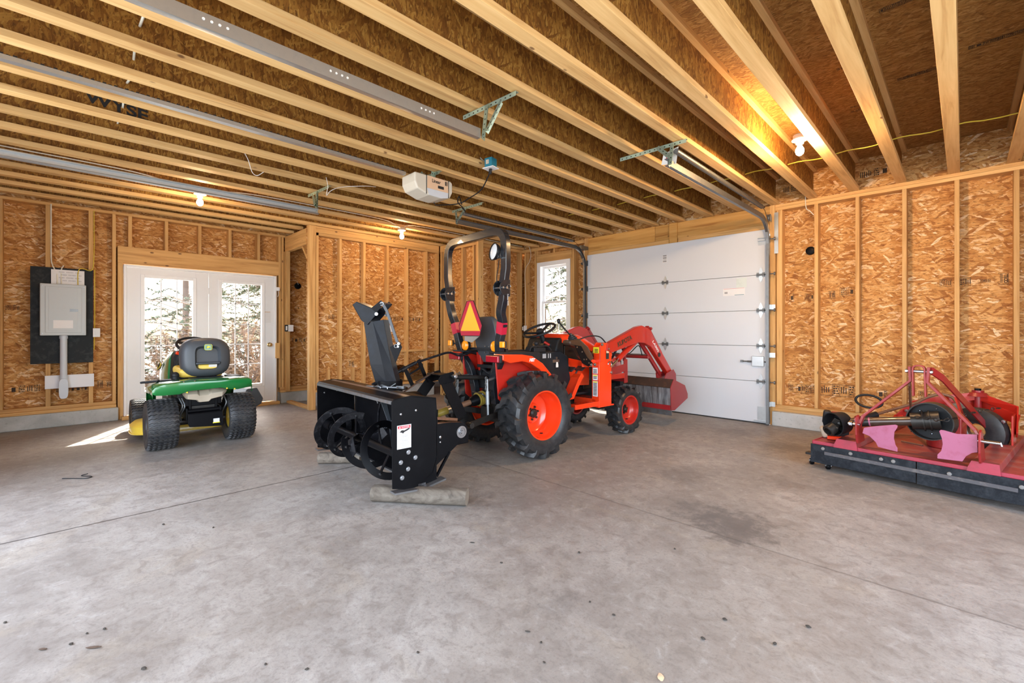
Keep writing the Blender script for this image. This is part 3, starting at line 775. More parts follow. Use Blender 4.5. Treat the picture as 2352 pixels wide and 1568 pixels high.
# ================================================================ compact tractor
TR = empty('compact_tractor', (-3.30, 3.2, 0), math.radians(-3))
tag(TR, 'orange-red compact tractor with front loader and roll bar, facing the white garage door', 'tractor')
OR, ORW, BK, BM, GR = M['orange'], M['orange_worn'], M['black_gloss'], M['black_matte'], M['grime']
for s in (1, -1): lugged_wheel(TR, 'rear_wheel', (.42*s, 0, .408), s, .408, .30, .222, 16, OR, (.044, .034), .17)
for s in (1, -1): lugged_wheel(TR, 'front_wheel', (.395*s, 1.50, .275), s, .275, .19, .158, 15, ORW, (.032, .027), .09)
# chassis
m = MB(); m.box(-.13, .13, -.22, .35, .30, .62); m.box(-.10, .10, .35, 1.55, .33, .55); m.cyl((-.30, 0, .41), (.30, 0, .41), .075, n=16); m.box(-.17, .17, -.10, .14, .42, .70); m.box(-.05, .05, -.30, -.2, .34, .46)
m.build('gearbox_housing', GR, TR, smooth=30, bevel=.01)
m = MB(); m.cyl((-.33, 1.5, .28), (.33, 1.5, .28), .035, n=12); m.box(-.09, .09, 1.42, 1.58, .24, .42); m.box(-.30, -.24, 1.44, 1.56, .2, .38); m.box(.24, .30, 1.44, 1.56, .2, .38)
m.build('front_axle', GR, TR, smooth=30, bevel=.006)
m = MB(); m.box(-.13, -.115, .9, 1.78, .40, .55); m.box(.115, .13, .9, 1.78, .40, .55); m.box(-.2, .2, 1.70, 1.76, .42, .60); m.build('front_frame', BM, TR, bevel=.004)
# hood: loft of rounded sections, sloping forward
def hsec(y, zt, hw, zb, rc=.06):
    pts = []
    for a in [(-hw, zb), (-hw, zt-rc*1.2)]: pts.append(Vector((a[0], y, a[1])))
    for i in range(1, 6):
        t = i/6*PI/2; pts.append(Vector((-hw+rc*(1-math.cos(t)), y, zt-rc*1.2+rc*math.sin(t))))
    pts += [Vector((-hw*.45, y, zt)), Vector((hw*.45, y, zt))]
    for i in range(5, 0, -1):
        t = i/6*PI/2; pts.append(Vector((hw-rc*(1-math.cos(t)), y, zt-rc*1.2+rc*math.sin(t))))
    for a in [(hw, zt-rc*1.2), (hw, zb)]: pts.append(Vector((a[0], y, a[1])))
    return pts
m = MB(); m.loft([hsec(.58, 1.165, .235, 1.07), hsec(.62, 1.172, .24, 1.06), hsec(.88, 1.168, .24, 1.05), hsec(.97, 1.14, .24, 1.02), hsec(1.2, 1.04, .235, .90), hsec(1.5, .94, .225, .74), hsec(1.68, .885, .21, .70), hsec(1.73, .84, .19, .68)])
m.build('hood', OR, TR, smooth=35)
for s in (-1, 1):
    MB().prism([(.70, .60), (1.05, .58), (1.05, .84), (.70, .90)], (s*.215, 0, 0), (0, 1, 0), (0, 0, 1), (s*.014, 0, 0)).build('side_panel', OR, TR, bevel=.004)
    MB().prism([(1.28, .62), (1.70, .60), (1.71, .72), (1.28, .84)], (s*.205, 0, 0), (0, 1, 0), (0, 0, 1), (s*.012, 0, 0)).build('side_panel', OR, TR, bevel=.004)
m = MB(); m.box(-.19, .19, 1.705, 1.74, .56, .84); m.build('grille', BM, TR, bevel=.01)
m = MB(); m.box(-.20, .20, .66, 1.10, .60, 1.04); m.box(-.15, .15, 1.05, 1.55, .52, .86); m.cyl((-.12, 1.15, .80), (.12, 1.15, .80), .07, n=14); m.cyl((.17, 1.12, .62), (.17, 1.12, .82), .045, n=12); m.build('engine', GR, TR, smooth=30, bevel=.01)
m = MB(); m.cyl((.18, 1.16, .86), (.27, 1.16, .91), .055, n=16); m.tube(spline([(.15, 1.2, .93), (.24, 1.12, .97), (.26, 1.04, .9)], 5), .016, 8); m.build('air_filter', M['rust_brown'], TR, smooth=35)
# dash and console
m = MB(); m.prism([(.50, .55), (.62, .55), (.62, 1.09), (.565, 1.13), (.53, 1.10), (.48, .98), (.46, .80)], (-.232, 0, 0), (0, 1, 0), (0, 0, 1), (.464, 0, 0))
dash = m.build('dashboard', BM, TR, bevel=.02, segs=3)
m = MB()
for x in (-.10, .0, .10): m.lathe([(.036, 0), (.036, .008), (.030, .008), (.030, .004), (0, .004)], (x, .515, 1.055), (0, -.82, .57), 20)
m.build('gauge', M['chrome'], dash)
MB().obox((.10, .49, 1.06), (.07, .03, .02), (.3, .5, .5)).build('throttle_grip', ORW, dash, bevel=.006)
m = MB(); m.tube([(0, .62, .93), (0, .56, 1.04), (0, .495, 1.17)], [.05, .035, .024], 14); m.build('steering_column', BM, TR, smooth=40)
nrm = Vector((0, -.42, .91)).normalized(); uu = Vector((1, 0, 0)); vv = nrm.cross(uu).normalized()
C0 = Vector((0, .475, 1.205))
m = MB(); m.tube([C0+uu*.178*math.cos(2*PI*k/36)+vv*.178*math.sin(2*PI*k/36) for k in range(36)], .0135, 10, True)
for a in (PI/2, PI/2+2.1, PI/2-2.1): m.rtube([C0-nrm*.03+(uu*math.cos(a)+vv*math.sin(a))*.03, C0-nrm*.012+(uu*math.cos(a)+vv*math.sin(a))*.11, C0+(uu*math.cos(a)+vv*math.sin(a))*.172], .030, .014, up=nrm)
m.lathe([(0, .012), (.03, .010), (.045, -.01), (.04, -.04), (.022, -.06)], C0, nrm, 20)
m.build('steering_wheel', BM, TR, smooth=40)
# floor, console on the right fender, control levers
m = MB(); m.box(-.30, .30, .20, .95, .50, .525); m.box(-.26, .26, -.25, .30, .62, .80); m.prism([(.18, .60), (.52, .52), (.66, .60), (.60, .93), (.48, .985), (.15, .985)], (.225, 0, 0), (0, 1, 0), (0, 0, 1), (.075, 0, 0)); m.prism([(.18, .60), (.52, .52), (.66, .60), (.60, .93), (.48, .985), (.15, .985)], (-.30, 0, 0), (0, 1, 0), (0, 0, 1), (.075, 0, 0))
m.build('operator_platform', BM, TR, bevel=.012)
# fenders
def fender(s):
    top = [(-.395, .93), (-.395, .985), (-.15, .975), (-.02, .955), (.12, .88), (.235, .775), (.33, .64), (.29, .60), (.19, .72), (.08, .82), (-.04, .885), (-.15, .91), (-.30, .90)]
    m = MB(); x0 = .265*s
    m.prism(top, (x0, 0, 0), (0, 1, 0), (0, 0, 1), (.135*s, 0, 0))
    f = m.build('fender', OR, TR, bevel=.008, label=None)
    m = MB(); m.prism([(-.37, .95), (-.33, .56), (-.28, .52), (.10, .50), (.33, .62), (.23, .77), (.1, .88), (-.05, .95)], (.262*s, 0, 0), (0, 1, 0), (0, 0, 1), (-.012*s, 0, 0))
    m.build('fender_inner_panel', ORW, f, bevel=.004)
    m = MB(); m.prism([(-.40, .985), (-.40, 1.002), (-.12, .998), (.10, .99), (.10, .90)], (.20*s, 0, 0), (0, 1, 0), (0, 0, 1), (.185*s, 0, 0)); m.build('fender_cover', BM, f, bevel=.006)
    return f
fr = fender(1); fl = fender(-1)
t = text('HST', 'fender_lettering', M['paper'], fr, (.4012, -.03, .918), (0, 1, -.05), (0, .05, 1), .042, depth=.001, width=.075, shear=.25, off=.0018)
m = MB(); m.rtube(fillet([(.33, -.02, 1.0), (.33, .0, 1.045), (.33, .24, 1.045), (.33, .28, 1.0)], .03), .07, .012); m.box(.30, .36, .04, .2, .99, 1.03); m.build('armrest_rail', BM, TR, bevel=.003)
for (x, y, h) in ((.335, .08, 1.06), (-.33, .15, 1.06)):
    m = MB(); m.cyl((x, y, .98), (x, y+.01, h), .006, n=8); m.ball((x, y+.01, h+.012), .02); m.build('control_lever', BM, TR, smooth=40)
# ignition panel with key tag
m = MB(); m.box(.302, .306, .36, .46, .87, .90); m.cyl((.30, .415, .915), (.312, .415, .915), .014, n=14); m.build('ignition_switch', M['bolt'], TR)
m = MB(); m.prism([(-.010, 0), (.010, 0), (.018, -.03), (.018, -.055), (-.018, -.055), (-.018, -.03)], (.312, .418, .875), (0, 1, 0), (0, 0, 1), (.003, 0, 0)); m.build('key_tag', M['porcelain'], TR, bevel=.001)
for (y, w) in ((.24, .05), (.30, .012), (.33, .012)):
    MB().box(.3012, .303, y-w/2, y+w/2, .92, .965).build('console_decal', M['ink_grey'], TR)
# pedals
for y in (.66, .83):
    m = MB(); m.obox((.27, y, .785), (.12, .075, .018), (.5, 0, 0)); m.tube([(.25, y, .775), (.22, y-.03, .70), (.20, y-.12, .56)], .009, 8); m.build('pedal', M['rubber'], TR, bevel=.003)
m = MB(); m.rtube([(.36, .70, .735), (.36, .655, .70), (.36, .54, .52), (.36, .36, .51)], .12, .012, up=(0, -.5, .7)); m.rtube([(.42, .70, .735), (.42, .655, .69), (.42, .54, .515), (.42, .36, .505)], .012, .05, up=(0, -.5, .7)); m.build('step', OR, TR, bevel=.003)
m = MB(); m.rtube([(-.36, .70, .735), (-.36, .655, .70), (-.36, .54, .52), (-.36, .36, .51)], .12, .012, up=(0, -.5, .7)); m.build('step', OR, TR, bevel=.003)
# seat
m = MB(); rings = []
for (z, y, w, d) in ((.88, -.175, .26, .07), (.95, -.195, .33, .09), (1.08, -.225, .345, .10), (1.22, -.255, .335, .09), (1.30, -.275, .30, .07), (1.335, -.285, .22, .04)):
    rings.append([V(w/2*math.cos(a), y+d/2*math.sin(a)*1.0, z) if True else None for a in [2*PI*k/20 for k in range(20)]])
    rings[-1] = [V(max(-w/2, min(w/2, w*.62*math.cos(2*PI*k/20))), y+max(-d/2, min(d/2, d*.8*math.sin(2*PI*k/20))), z) for k in range(20)]
m.loft(rings); seat = m.build('seat', M['seat_shell'], TR, smooth=60, bevel=.01)
m = MB(); m.obox((0, .03, .93), (.38, .40, .09), (.08, 0, 0)); m.build('seat_cushion', BM, seat, bevel=.03, segs=4)
m = MB(); m.cyl((.11, -.21, .74), (.11, -.21, .83), .035, n=14); m.cyl((-.11, -.21, .74), (-.11, -.21, .83), .035, n=14); m.box(-.17, .17, -.25, .15, .83, .86); m.build('seat_suspension', BM, TR)
for s in (-1, 1):
    for z in (.0, .06): 
        m = MB(); m.cyl((s*.03+.05, -.29, .985+z), (s*.03+.05, -.30, .985+z), .006, n=8); m.build('seat_bolt', M['bolt'], seat)
# roll bar
RB = MB()
side = [(.455, -.41, 2.095), (.457, -.41, 1.75), (.43, -.41, 1.60)]
top = [V(-.43, -.41, 1.62), V(-.457, -.41, 1.75), V(-.455, -.41, 2.095), V(.455, -.41, 2.095), V(.457, -.41, 1.75), V(.43, -.41, 1.62)]
path = [top[0]]+fillet(top[1:5], .15, 8)+[top[5]]
RB.rtube(path, .075, .058, up=(0, -1, 0))
rb = RB.build('roll_bar', BK, TR, smooth=35, bevel=.006)
for o_ in [rb]: pass
for s in (1, -1):
    lo = [V(.43*s, -.41, 1.55), V(.42*s, -.41, 1.47), V(.385*s, -.405, 1.36), V(.368*s, -.37, 1.25), V(.315*s, -.365, 1.08), V(.285*s, -.33, .93), V(.205*s, -.31, .82), V(.152*s, -.30, .67), V(.15*s, -.27, .50)]
    m = MB(); m.rtube(spline(lo, 5), .075, .058, up=(0, -1, 0)); leg = m.build('roll_bar_leg', BK, TR, smooth=35, bevel=.005)
    m = MB()
    for dx in (-.045, .045):
        m.prism([(.07*math.cos(a), .07*math.sin(a)) for a in [PI/2+PI*k/12 for k in range(13)]]+[(.045, -.07), (.045, .07)], (.43*s+dx-.004, -.425, 1.575), (0, 1, 0), (0, 0, 1), (.008, 0, 0))
    m.box(.43*s-.045, .43*s+.045, -.385, -.372, 1.50, 1.65)
    hg = m.build('roll_bar_hinge', BK, TR, bevel=.002)
    m = MB()
    m.cyl((.43*s-.06, -.425, 1.575), (.43*s+.065, -.425, 1.575), .012, n=10); m.cyl((.43*s-.055, -.465, 1.575), (.43*s+.062, -.465, 1.575), .009, n=10)
    m.tube(arc((.43*s+.06, -.40, 1.585), .02, 0, 5.2, 12, (0, 1, 0), (0, 0, 1)), .0028, 6); m.build('hinge_pin', M['bolt'], hg)
    # red reflector band on the leg
    m = MB(); m.rtube([V(.372*s, -.378, 1.275), V(.345*s, -.369, 1.17)], .079, .062, up=(0, -1, 0)); m.build('reflector', M['smv_red'], leg)
    # tail light on the fender end
    fd = fr if s > 0 else fl
    m = MB(); m.box(*sorted((.205*s, .395*s)), -.425, -.395, .905, .975); tl = m.build('tail_light_body', BM, TR, bevel=.006)
    m = MB(); m.box(*sorted((.212*s, .39*s)), -.445, -.424, .91, .97); m.build('tail_light_lens', M['lens_red'], tl, bevel=.006)
    # round and square amber flashers
    m = MB(); m.lathe([(0, -.03), (.045, -.03), (.052, 0), (.052, .006), (0, .006)], (.232*s, -.345, 1.05), (0, -1, 0), 24); fl_ = m.build('flasher_housing', BM, TR, smooth=40)
    m = MB(); m.lathe([(.052, .006), (.050, .018), (.035, .028), (0, .032)], (.232*s, -.345, 1.05), (0, -1, 0), 24); m.build('flasher_lens', M['amber'], fl_, smooth=50)
    m = MB(); m.box(*sorted((.385*s, .44*s)), -.425, -.40, 1.045, 1.10); sq = m.build('marker_light', M['amber'], TR, bevel=.006)
    MB().box(*sorted((.385*s, .44*s)), -.40, -.385, 1.043, 1.102).build('marker_light_base', BM, sq, bevel=.003)
    MB().cyl((.30*s, -.37, 1.06), (.39*s, -.385, 1.07), .009, n=8).build('light_stalk', BM, sq)
text('Kubota ROPS', 'roll_bar_decal', M['paper'], rb, (.487, -.41, 1.47), (0, 0, -1), (0, 1, 0), .018, width=.10)
# wire on the roll bar, and the work light
m = MB(); m.tube(spline([(.40, -.44, 1.83), (.405, -.455, 1.75), (.385, -.45, 1.70), (.37, -.44, 1.64), (.40, -.44, 1.50), (.40, -.42, 1.40)], 6), .004, 6); m.build('light_wire', BM, TR)
m = MB(); WL = V(.345, -.44, 1.905); wd = V(-.2, -.93, .12).normalized()
m.lathe([(0, -.06), (.04, -.05), (.068, -.02), (.080, .01), (.080, .02), (.072, .02)], WL, wd, 28); wl = m.build('work_light', BK, TR, smooth=40)
m = MB(); m.lathe([(.072, .012), (.05, .02), (0, .022)], WL, wd, 28); m.build('work_light_lens', M['lens_clear'], wl, smooth=50)
MB().box(.37, .43, -.44, -.41, 1.84, 1.86).build('work_light_bracket', M['chrome'], wl)
# slow moving vehicle emblem
ec = V(-.005, -.455, 0)
m = MB(); m.prism([(-.052, 1.482), (.052, 1.482), (.185, 1.245), (.15, 1.148), (-.15, 1.148), (-.185, 1.245)], ec, (1, 0, 0), (0, 0, 1), (0, -.004, 0)); em = m.build('slow_vehicle_emblem', M['smv_red'], TR)
m = MB(); m.prism([(0, 1.47), (.155, 1.195), (-.155, 1.195)], ec+V(0, -.0045, 0), (1, 0, 0), (0, 0, 1), (0, -.001, 0)); m.build('emblem_triangle', M['smv_orange'], em)
m = MB(); m.rtube([ec+V(x, -.003, z) for x, z in ((-.052, 1.482), (.052, 1.482), (.185, 1.245), (.15, 1.148), (-.15, 1.148), (-.185, 1.245))], .006, .006, up=(0, 1, 0), closed=True); m.build('emblem_border', BK, em)
m = MB(); m.prism([(-.10, 1.148), (.14, 1.148), (.02, 1.085), (-.10, 1.10)], ec+V(0, .003, 0), (1, 0, 0), (0, 0, 1), (0, .003, 0)); m.build('emblem_bracket', M['galv'], em)
m = MB(); m.box(-.33, .33, -.30, -.27, 1.005, 1.03); m.build('rear_cross_bar', BK, TR)
# three point linkage
m = MB(); m.tube([(0, -.745, .775), (0, -.70, .772)], .014, 10); m.tube([(0, -.70, .772), (0, -.26, .735)], .022, 12); m.tube([(0, -.26, .735), (0, -.17, .73)], .014, 10); m.cyl((-.04, -.745, .775), (.04, -.745, .775), .02, n=12); tlk = m.build('top_link', GR, TR, smooth=35)
m = MB(); m.cyl((.07, -.22, .70), (.07, -.22, .83), .035, n=14); m.cyl((.07, -.22, .83), (.07, -.22, .91), .022, n=12); m.box(-.12, .12, -.24, -.16, .60, .78); m.build('lift_housing', GR, TR, smooth=35, bevel=.006)
for s in (1, -1):
    m = MB(); m.rtube([(.16*s, -.12, .36), (.24*s, -.35, .41), (.345*s, -.72, .385)], .018, .055); m.cyl((.31*s, -.72, .385), (.38*s, -.72, .385), .026, n=12); m.build('lower_link', GR, TR, smooth=35, bevel=.003)
    m = MB(); m.tube([(.20*s, -.28, .76), (.22*s, -.42, .74)], .013, 8); m.cyl((.23*s, -.44, .75), (.255*s, -.45, .42), .012, n=10); m.cyl((.235*s, -.44, .64), (.25*s, -.45, .52), .019, n=12); m.build('lift_rod', M['galv_dark'], TR, smooth=35)
    m = MB()
    for k in range(5): m.tube([V(.235*s, -.455, .76-.024*k)+V(.010*math.cos(a)*(k % 2), .010*math.cos(a)*(1-k % 2), .016*math.sin(a)) for a in [2*PI*i/10 for i in range(10)]], .003, 6, True)
    m.build('check_chain', M['galv_dark'], TR)
m = MB(); m.tube(fillet([(-.09, -.30, .50), (-.09, -.38, .60), (.09, -.38, .60), (.09, -.30, .50)], .04), .007, 8); m.build('pto_guard_loop', BK, TR)
# red rear cover plate behind the drive shaft
m = MB(); m.lathe([(0, 0), (.15, 0), (.15, .01), (0, .012)], (-.12, -.16, .50), (0, -1, 0), 32); m.build('rear_cover', ORW, TR, smooth=35)
m = MB(); m.tube(spline([(-.12, -.23, .74), (-.06, -.27, .82), (.02, -.24, .78), (.05, -.20, .88)], 6), .012, 8); m.tube(spline([(-.14, -.2, .9), (-.10, -.26, .75), (-.12, -.2, .6)], 6), .01, 8); m.build('hydraulic_hose', BM, TR)
m = MB(); m.prism([(-.2, .98), (-.14, .98), (-.06, .62), (-.12, .60)], (0, -.24, 0), (1, 0, 0), (0, 0, 1), (0, .03, 0)); m.build('rear_bracket', ORW, TR, bevel=.004)
# ---- front loader
def side_parts(s):
    X = .45*s
    m = MB(); m.box(X-.05, X+.05, .88, 1.10, .385, .86); m.box(X-.055, X+.06, .86, 1.135, .375, .392); m.prism([(.90, .80), (1.10, .80), (1.12, 1.0), (1.10, 1.06), (.94, 1.07), (.90, 1.03)], (X-.045, 0, 0), (0, 1, 0), (0, 0, 1), (.012, 0, 0)); m.prism([(.90, .80), (1.10, .80), (1.12, 1.0), (1.10, 1.06), (.94, 1.07), (.90, 1.03)], (X+.033, 0, 0), (0, 1, 0), (0, 0, 1), (.012, 0, 0)); m.box(X-.045, X+.045, .90, .915, .8, 1.03)
    post = m.build('loader_post', OR, TR, bevel=.005)
    MB().box(X-.04, X+.04, .50, .90, .39, .44).box(*sorted((X-.3*s, X)), .88, 1.05, .385, .46).build('loader_frame', OR, post, bevel=.004); m = MB(); m.prism([(.68, .815), (.90, .81), (.90, .88), (.80, .90), (.76, .87), (.68, .862)], (X-.03*s, 0, 0), (0, 1, 0), (0, 0, 1), (.02*s, 0, 0)); m.build('loader_mount', OR, post, bevel=.004)
    m = MB()
    for (y, z) in ((1.04, 1.0), (.93, 1.05), (1.09, .74), (.74, .84), (.80, .84)): m.lathe([(.017, 0), (.017, .012), (.009, .012), (.009, .02), (0, .02)], (X+.045*s, y, z), (s, 0, 0), 12)
    m.tube(arc((X+.06*s, 1.055, .83), .03, -2.0, 2.2, 12, (0, .6, .8), (0, -.8, .6)), .0055, 6); m.build('loader_pin', M['bolt'], post)
    # boom
    XB_ = .475*s
    pts = [(1.02, 1.055), (1.60, 1.245), (1.70, 1.262), (1.90, 1.215), (1.925, 1.16), (2.42, .665), (2.43, .62), (2.36, .60), (1.90, 1.00), (1.76, 1.05), (1.62, 1.06), (1.10, .955), (1.0, .98)]
    m = MB(); m.prism(pts, (XB_-.032, 0, 0), (0, 1, 0), (0, 0, 1), (.064, 0, 0)); bm_ = m.build('loader_boom', M['orange_worn'], TR, bevel=.008)
    m = MB(); m.lathe([(.028, 0), (.028, .006), (.018, .006), (.018, 0)], (XB_+.032*s, 2.08, .90), (s, 0, 0), 20); m.lathe([(0, 0), (.018, 0), (.018, .004), (0, .004)], (XB_+.033*s, 2.08, .90), (s, 0, 0), 16); m.build('pivot_boss', GR, bm_)
    # lift cylinder
    m = MB(); m.tube([(XB_-.02*s, 1.66, 1.08), (XB_-.02*s, 1.28, .87)], .032, 14); cy = m.build('lift_cylinder', ORW, TR, smooth=35)
    MB().tube([(XB_-.02*s, 1.28, .87), (XB_-.02*s, 1.12, .775)], .014, 10).build('cylinder_rod', M['chrome'], cy, smooth=40)
    # bucket cylinder above, steering link below
    m = MB(); m.rtube([(XB_-.01*s, 1.86, 1.245), (XB_-.01*s, 2.18, .905)], .05, .05, up=(0, .7, .7)); m.cyl((XB_-.05, 1.885, 1.225), (XB_+.05, 1.885, 1.225), .018, n=12); cy2 = m.build('bucket_cylinder', M['red'], TR, bevel=.008)
    MB().tube([(XB_-.01*s, 2.17, .91), (XB_-.01*s, 2.37, .70)], .012, 10).build('cylinder_rod', GR, cy2, smooth=40)
    m = MB(); m.rtube([(XB_-.04*s, 1.76, 1.07), (XB_-.04*s, 1.98, .87), (XB_-.04*s, 2.22, .645)], .03, .05, up=(0, .7, .7)); m.prism([(2.17, .67), (2.25, .64), (2.26, .60), (2.21, .575), (2.18, .60)], (XB_-.07*s, 0, 0), (0, 1, 0), (0, 0, 1), (.03*s, 0, 0)); m.build('level_link', M['red'], TR, bevel=.004)
    m = MB(); m.tube(spline([(XB_-.05*s, 1.1, 1.06), (XB_-.06*s, 1.0, 1.13), (XB_-.08*s, .85, 1.14), (XB_-.12*s, .7, 1.10)], 6), .007, 8); m.tube(spline([(XB_-.04*s, 1.45, 1.0), (XB_-.05*s, 1.55, .93), (XB_-.05*s, 1.75, 1.02), (XB_-.05*s, 1.83, .9)], 6), .006, 8); m.build('hydraulic_hose', BM, TR)
    return bm_, post
bmR, postR = side_parts(1); bmL, postL = side_parts(-1)
text('KUBOTA', 'boom_lettering', M['brown_cover'], bmR, (.5085, 1.34, 1.08), (0, .955, .297), (0, -.297, .955), .072, depth=.001, width=.29, off=.003)
m = MB()
for q in (((.36, 1.12, 1.0), (.34, 1.2, .92), (.33, 1.3, .98), (.36, 1.36, 1.08)), ((.38, 1.1, .96), (.36, 1.22, .86), (.36, 1.34, .92), (.38, 1.40, 1.06)), ((.35, 1.05, .9), (.34, 1.18, .84), (.32, 1.3, .86), (.3, 1.4, .8))): m.tube(spline(list(q), 5), .014, 8)
m.build('hose_bundle', BM, TR, smooth=50)
text('LA302', 'boom_model_number', M['paper'], bmR, (.5085, 2.0, 1.005), (0, .70, -.715), (0, .715, .70), .042, depth=.001, width=.19, off=.001)
m = MB(); m.cyl((-.45, 1.93, .875), (.45, 1.93, .875), .022, n=14); m.build('cross_tube', M['red'], TR, smooth=40)
m = MB(); m.tube([(-.44, 1.90, .905), (.44, 1.90, .905)], .007, 8); m.tube([(-.44, 1.885, .91), (.44, 1.885, .905)], .006, 8); m.build('hydraulic_pipe', M['galv_dark'], TR)
# decals on the loader post
for (z0, z1, mt, hd) in ((.955, 1.02, 'label_yellow', False), (.735, .80, 'paper', False), (.665, .725, 'paper', True), (.49, .655, 'paper', True)):
    d = MB().box(.395+(.02 if z0 < .9 else .01), .395+.085, .8775 if z0 < .86 else .8985, .8795 if z0 < .86 else .90, z0, z1).build('post_decal', M[mt], postR)
    y = .877 if z0 < .86 else .898
    if hd: MB().box(.42, .475, y-.0005, y, z1-.016, z1-.004).build('decal_heading', M['label_yellow'], d)
    n = max(2, int((z1-z0)/.016))
    for i in range(n-1): text('IIIIIIIII', 'small_print', M['ink'], d, (.447, y-.001, z1-.024-.0155*i), (1, 0, 0), (0, 0, 1), .010, width=.045, off=.0005)
d = MB().box(.5005, .502, 1.0, 1.05, .89, .985).build('post_decal', M['ink'], postR)
MB().box(.502, .503, 1.003, 1.047, .955, .98).build('decal_heading', M['sheet_tan'], d)
# loader valve with joystick
m = MB(); m.prism([(.44, 1.10), (.60, 1.115), (.74, 1.03), (.84, .90), (.76, .86), (.66, .93), (.58, 1.02), (.44, 1.055)], (.36, 0, 0), (0, 1, 0), (0, 0, 1), (.11, 0, 0)); vc = m.build('valve_cover', M['brown_cover'], TR, bevel=.02, segs=3)
m = MB(); m.prism([(.50, 1.05), (.60, 1.04), (.70, .92), (.80, .85), (.72, .82), (.62, .86)], (.478, 0, 0), (0, 1, 0), (0, 0, 1), (.006, 0, 0)); m.build('valve_bracket', M['black'], vc, bevel=.002)
for (y, z) in ((.53, 1.03), (.61, .98), (.68, .9), (.72, .86), (.64, .9)): MB().cyl((.484, y, z), (.488, y, z), .008, n=8).build('valve_bolt', M['bolt'], vc)
m = MB(); m.lathe([(.05, 0), (.052, .015), (.040, .02), (.042, .035), (.030, .04), (.03, .05), (.018, .055), (.012, .075)], (.41, .55, 1.10), (-.1, -.35, .9), 18); m.build('lever_boot', M['rubber'], TR, smooth=50)
m = MB(); m.tube([(.41, .53, 1.14), (.40, .43, 1.22), (.395, .355, 1.285)], .008, 8); m.lathe([(.010, 0), (.018, .01), (.020, .04), (.010, .05), (0, .05)], (.395, .36, 1.27), (-.05, -.2, .95), 14); m.build('loader_lever', BM, TR, smooth=50)
# front guard
m = MB()
for s in (-1, 1):
    m.rtube(fillet([V(.40*s, 1.12, .725), V(.39*s, 1.52, .765)], .03), .012, .085); m.rtube([V(.385*s, 1.535, .86), V(.38*s, 1.55, .58)], .012, .07, up=(0, 1, 0))
    m.rtube(spline([V(.36*s, 1.55, .84), V(.36*s, 1.545, .95), V(.35*s, 1.49, 1.04), V(.34*s, 1.46, 1.10)], 5), .03, .03, up=(0, 1, 0))
m.rtube([(-.38, 1.56, .62), (.38, 1.56, .62)], .01, .06); m.build('brush_guard', M['red'], TR, bevel=.003)
for s in (-1, 1):
    m = MB(); m.box(*sorted((.10*s, .40*s)), 1.2, 1.50, .64, .70); m.build('front_bracket', ORW, TR, bevel=.006)
# bucket, tipped forward so its worn floor faces back
bk = MB(); BW = .655
outer = [(2.105, .235), (2.085, .50), (2.155, .595), (2.44, .50), (2.505, .385)]
th = .006
bk.prism([(2.105, .225), (2.085, .50), (2.091, .50), (2.111, .225)], (-BW, 0, 0), (0, 1, 0), (0, 0, 1), (2*BW, 0, 0))
bk.prism([(2.155, .595), (2.44, .50), (2.505, .385), (2.499, .381), (2.435, .494), (2.155, .587)], (-BW, 0, 0), (0, 1, 0), (0, 0, 1), (2*BW, 0, 0))
bu = bk.build('bucket', M['bucket_in'], TR, label='bucket with a scraped bare steel underside')
m = MB(); m.prism([(2.083, .495), (2.153, .592), (2.158, .60), (2.076, .502)], (-BW, 0, 0), (0, 1, 0), (0, 0, 1), (2*BW, 0, 0)); m.build('bucket_heel', M['rust_dark'], bu)
m = MB(); m.prism([(2.10, .158), (2.10, .26), (2.112, .26), (2.124, .158)], (-BW-.004, 0, 0), (0, 1, 0), (0, 0, 1), (2*BW+.008, 0, 0)); m.build('cutting_edge', M['rust'], bu)
m = MB(); m.prism([(2.088, .225), (2.09, .285), (2.093, .285), (2.095, .225)], (-BW, -.004, 0), (0, 1, 0), (0, 0, 1), (2*BW, 0, 0)); m.build('painted_strip', M['red'], bu)
for s in (-1, 1):
    m = MB(); m.prism([(2.155, .60), (2.44, .505), (2.512, .39), (2.512, .335), (2.18, .215), (2.10, .222), (2.08, .50)], (BW*s, 0, 0), (0, 1, 0), (0, 0, 1), (.008*s, 0, 0)); sp_ = m.build('bucket_side', M['pink' if False else 'red'], bu, bevel=.002)
    for dx in (-.05, .05):
        m = MB(); m.prism([(2.16, .58), (2.22, .66), (2.40, .70), (2.46, .64), (2.47, .48)], (.475*s+dx-.004, 0, 0), (0, 1, 0), (0, 0, 1), (.008, 0, 0)); m.build('bucket_lug', M['red'], bu)

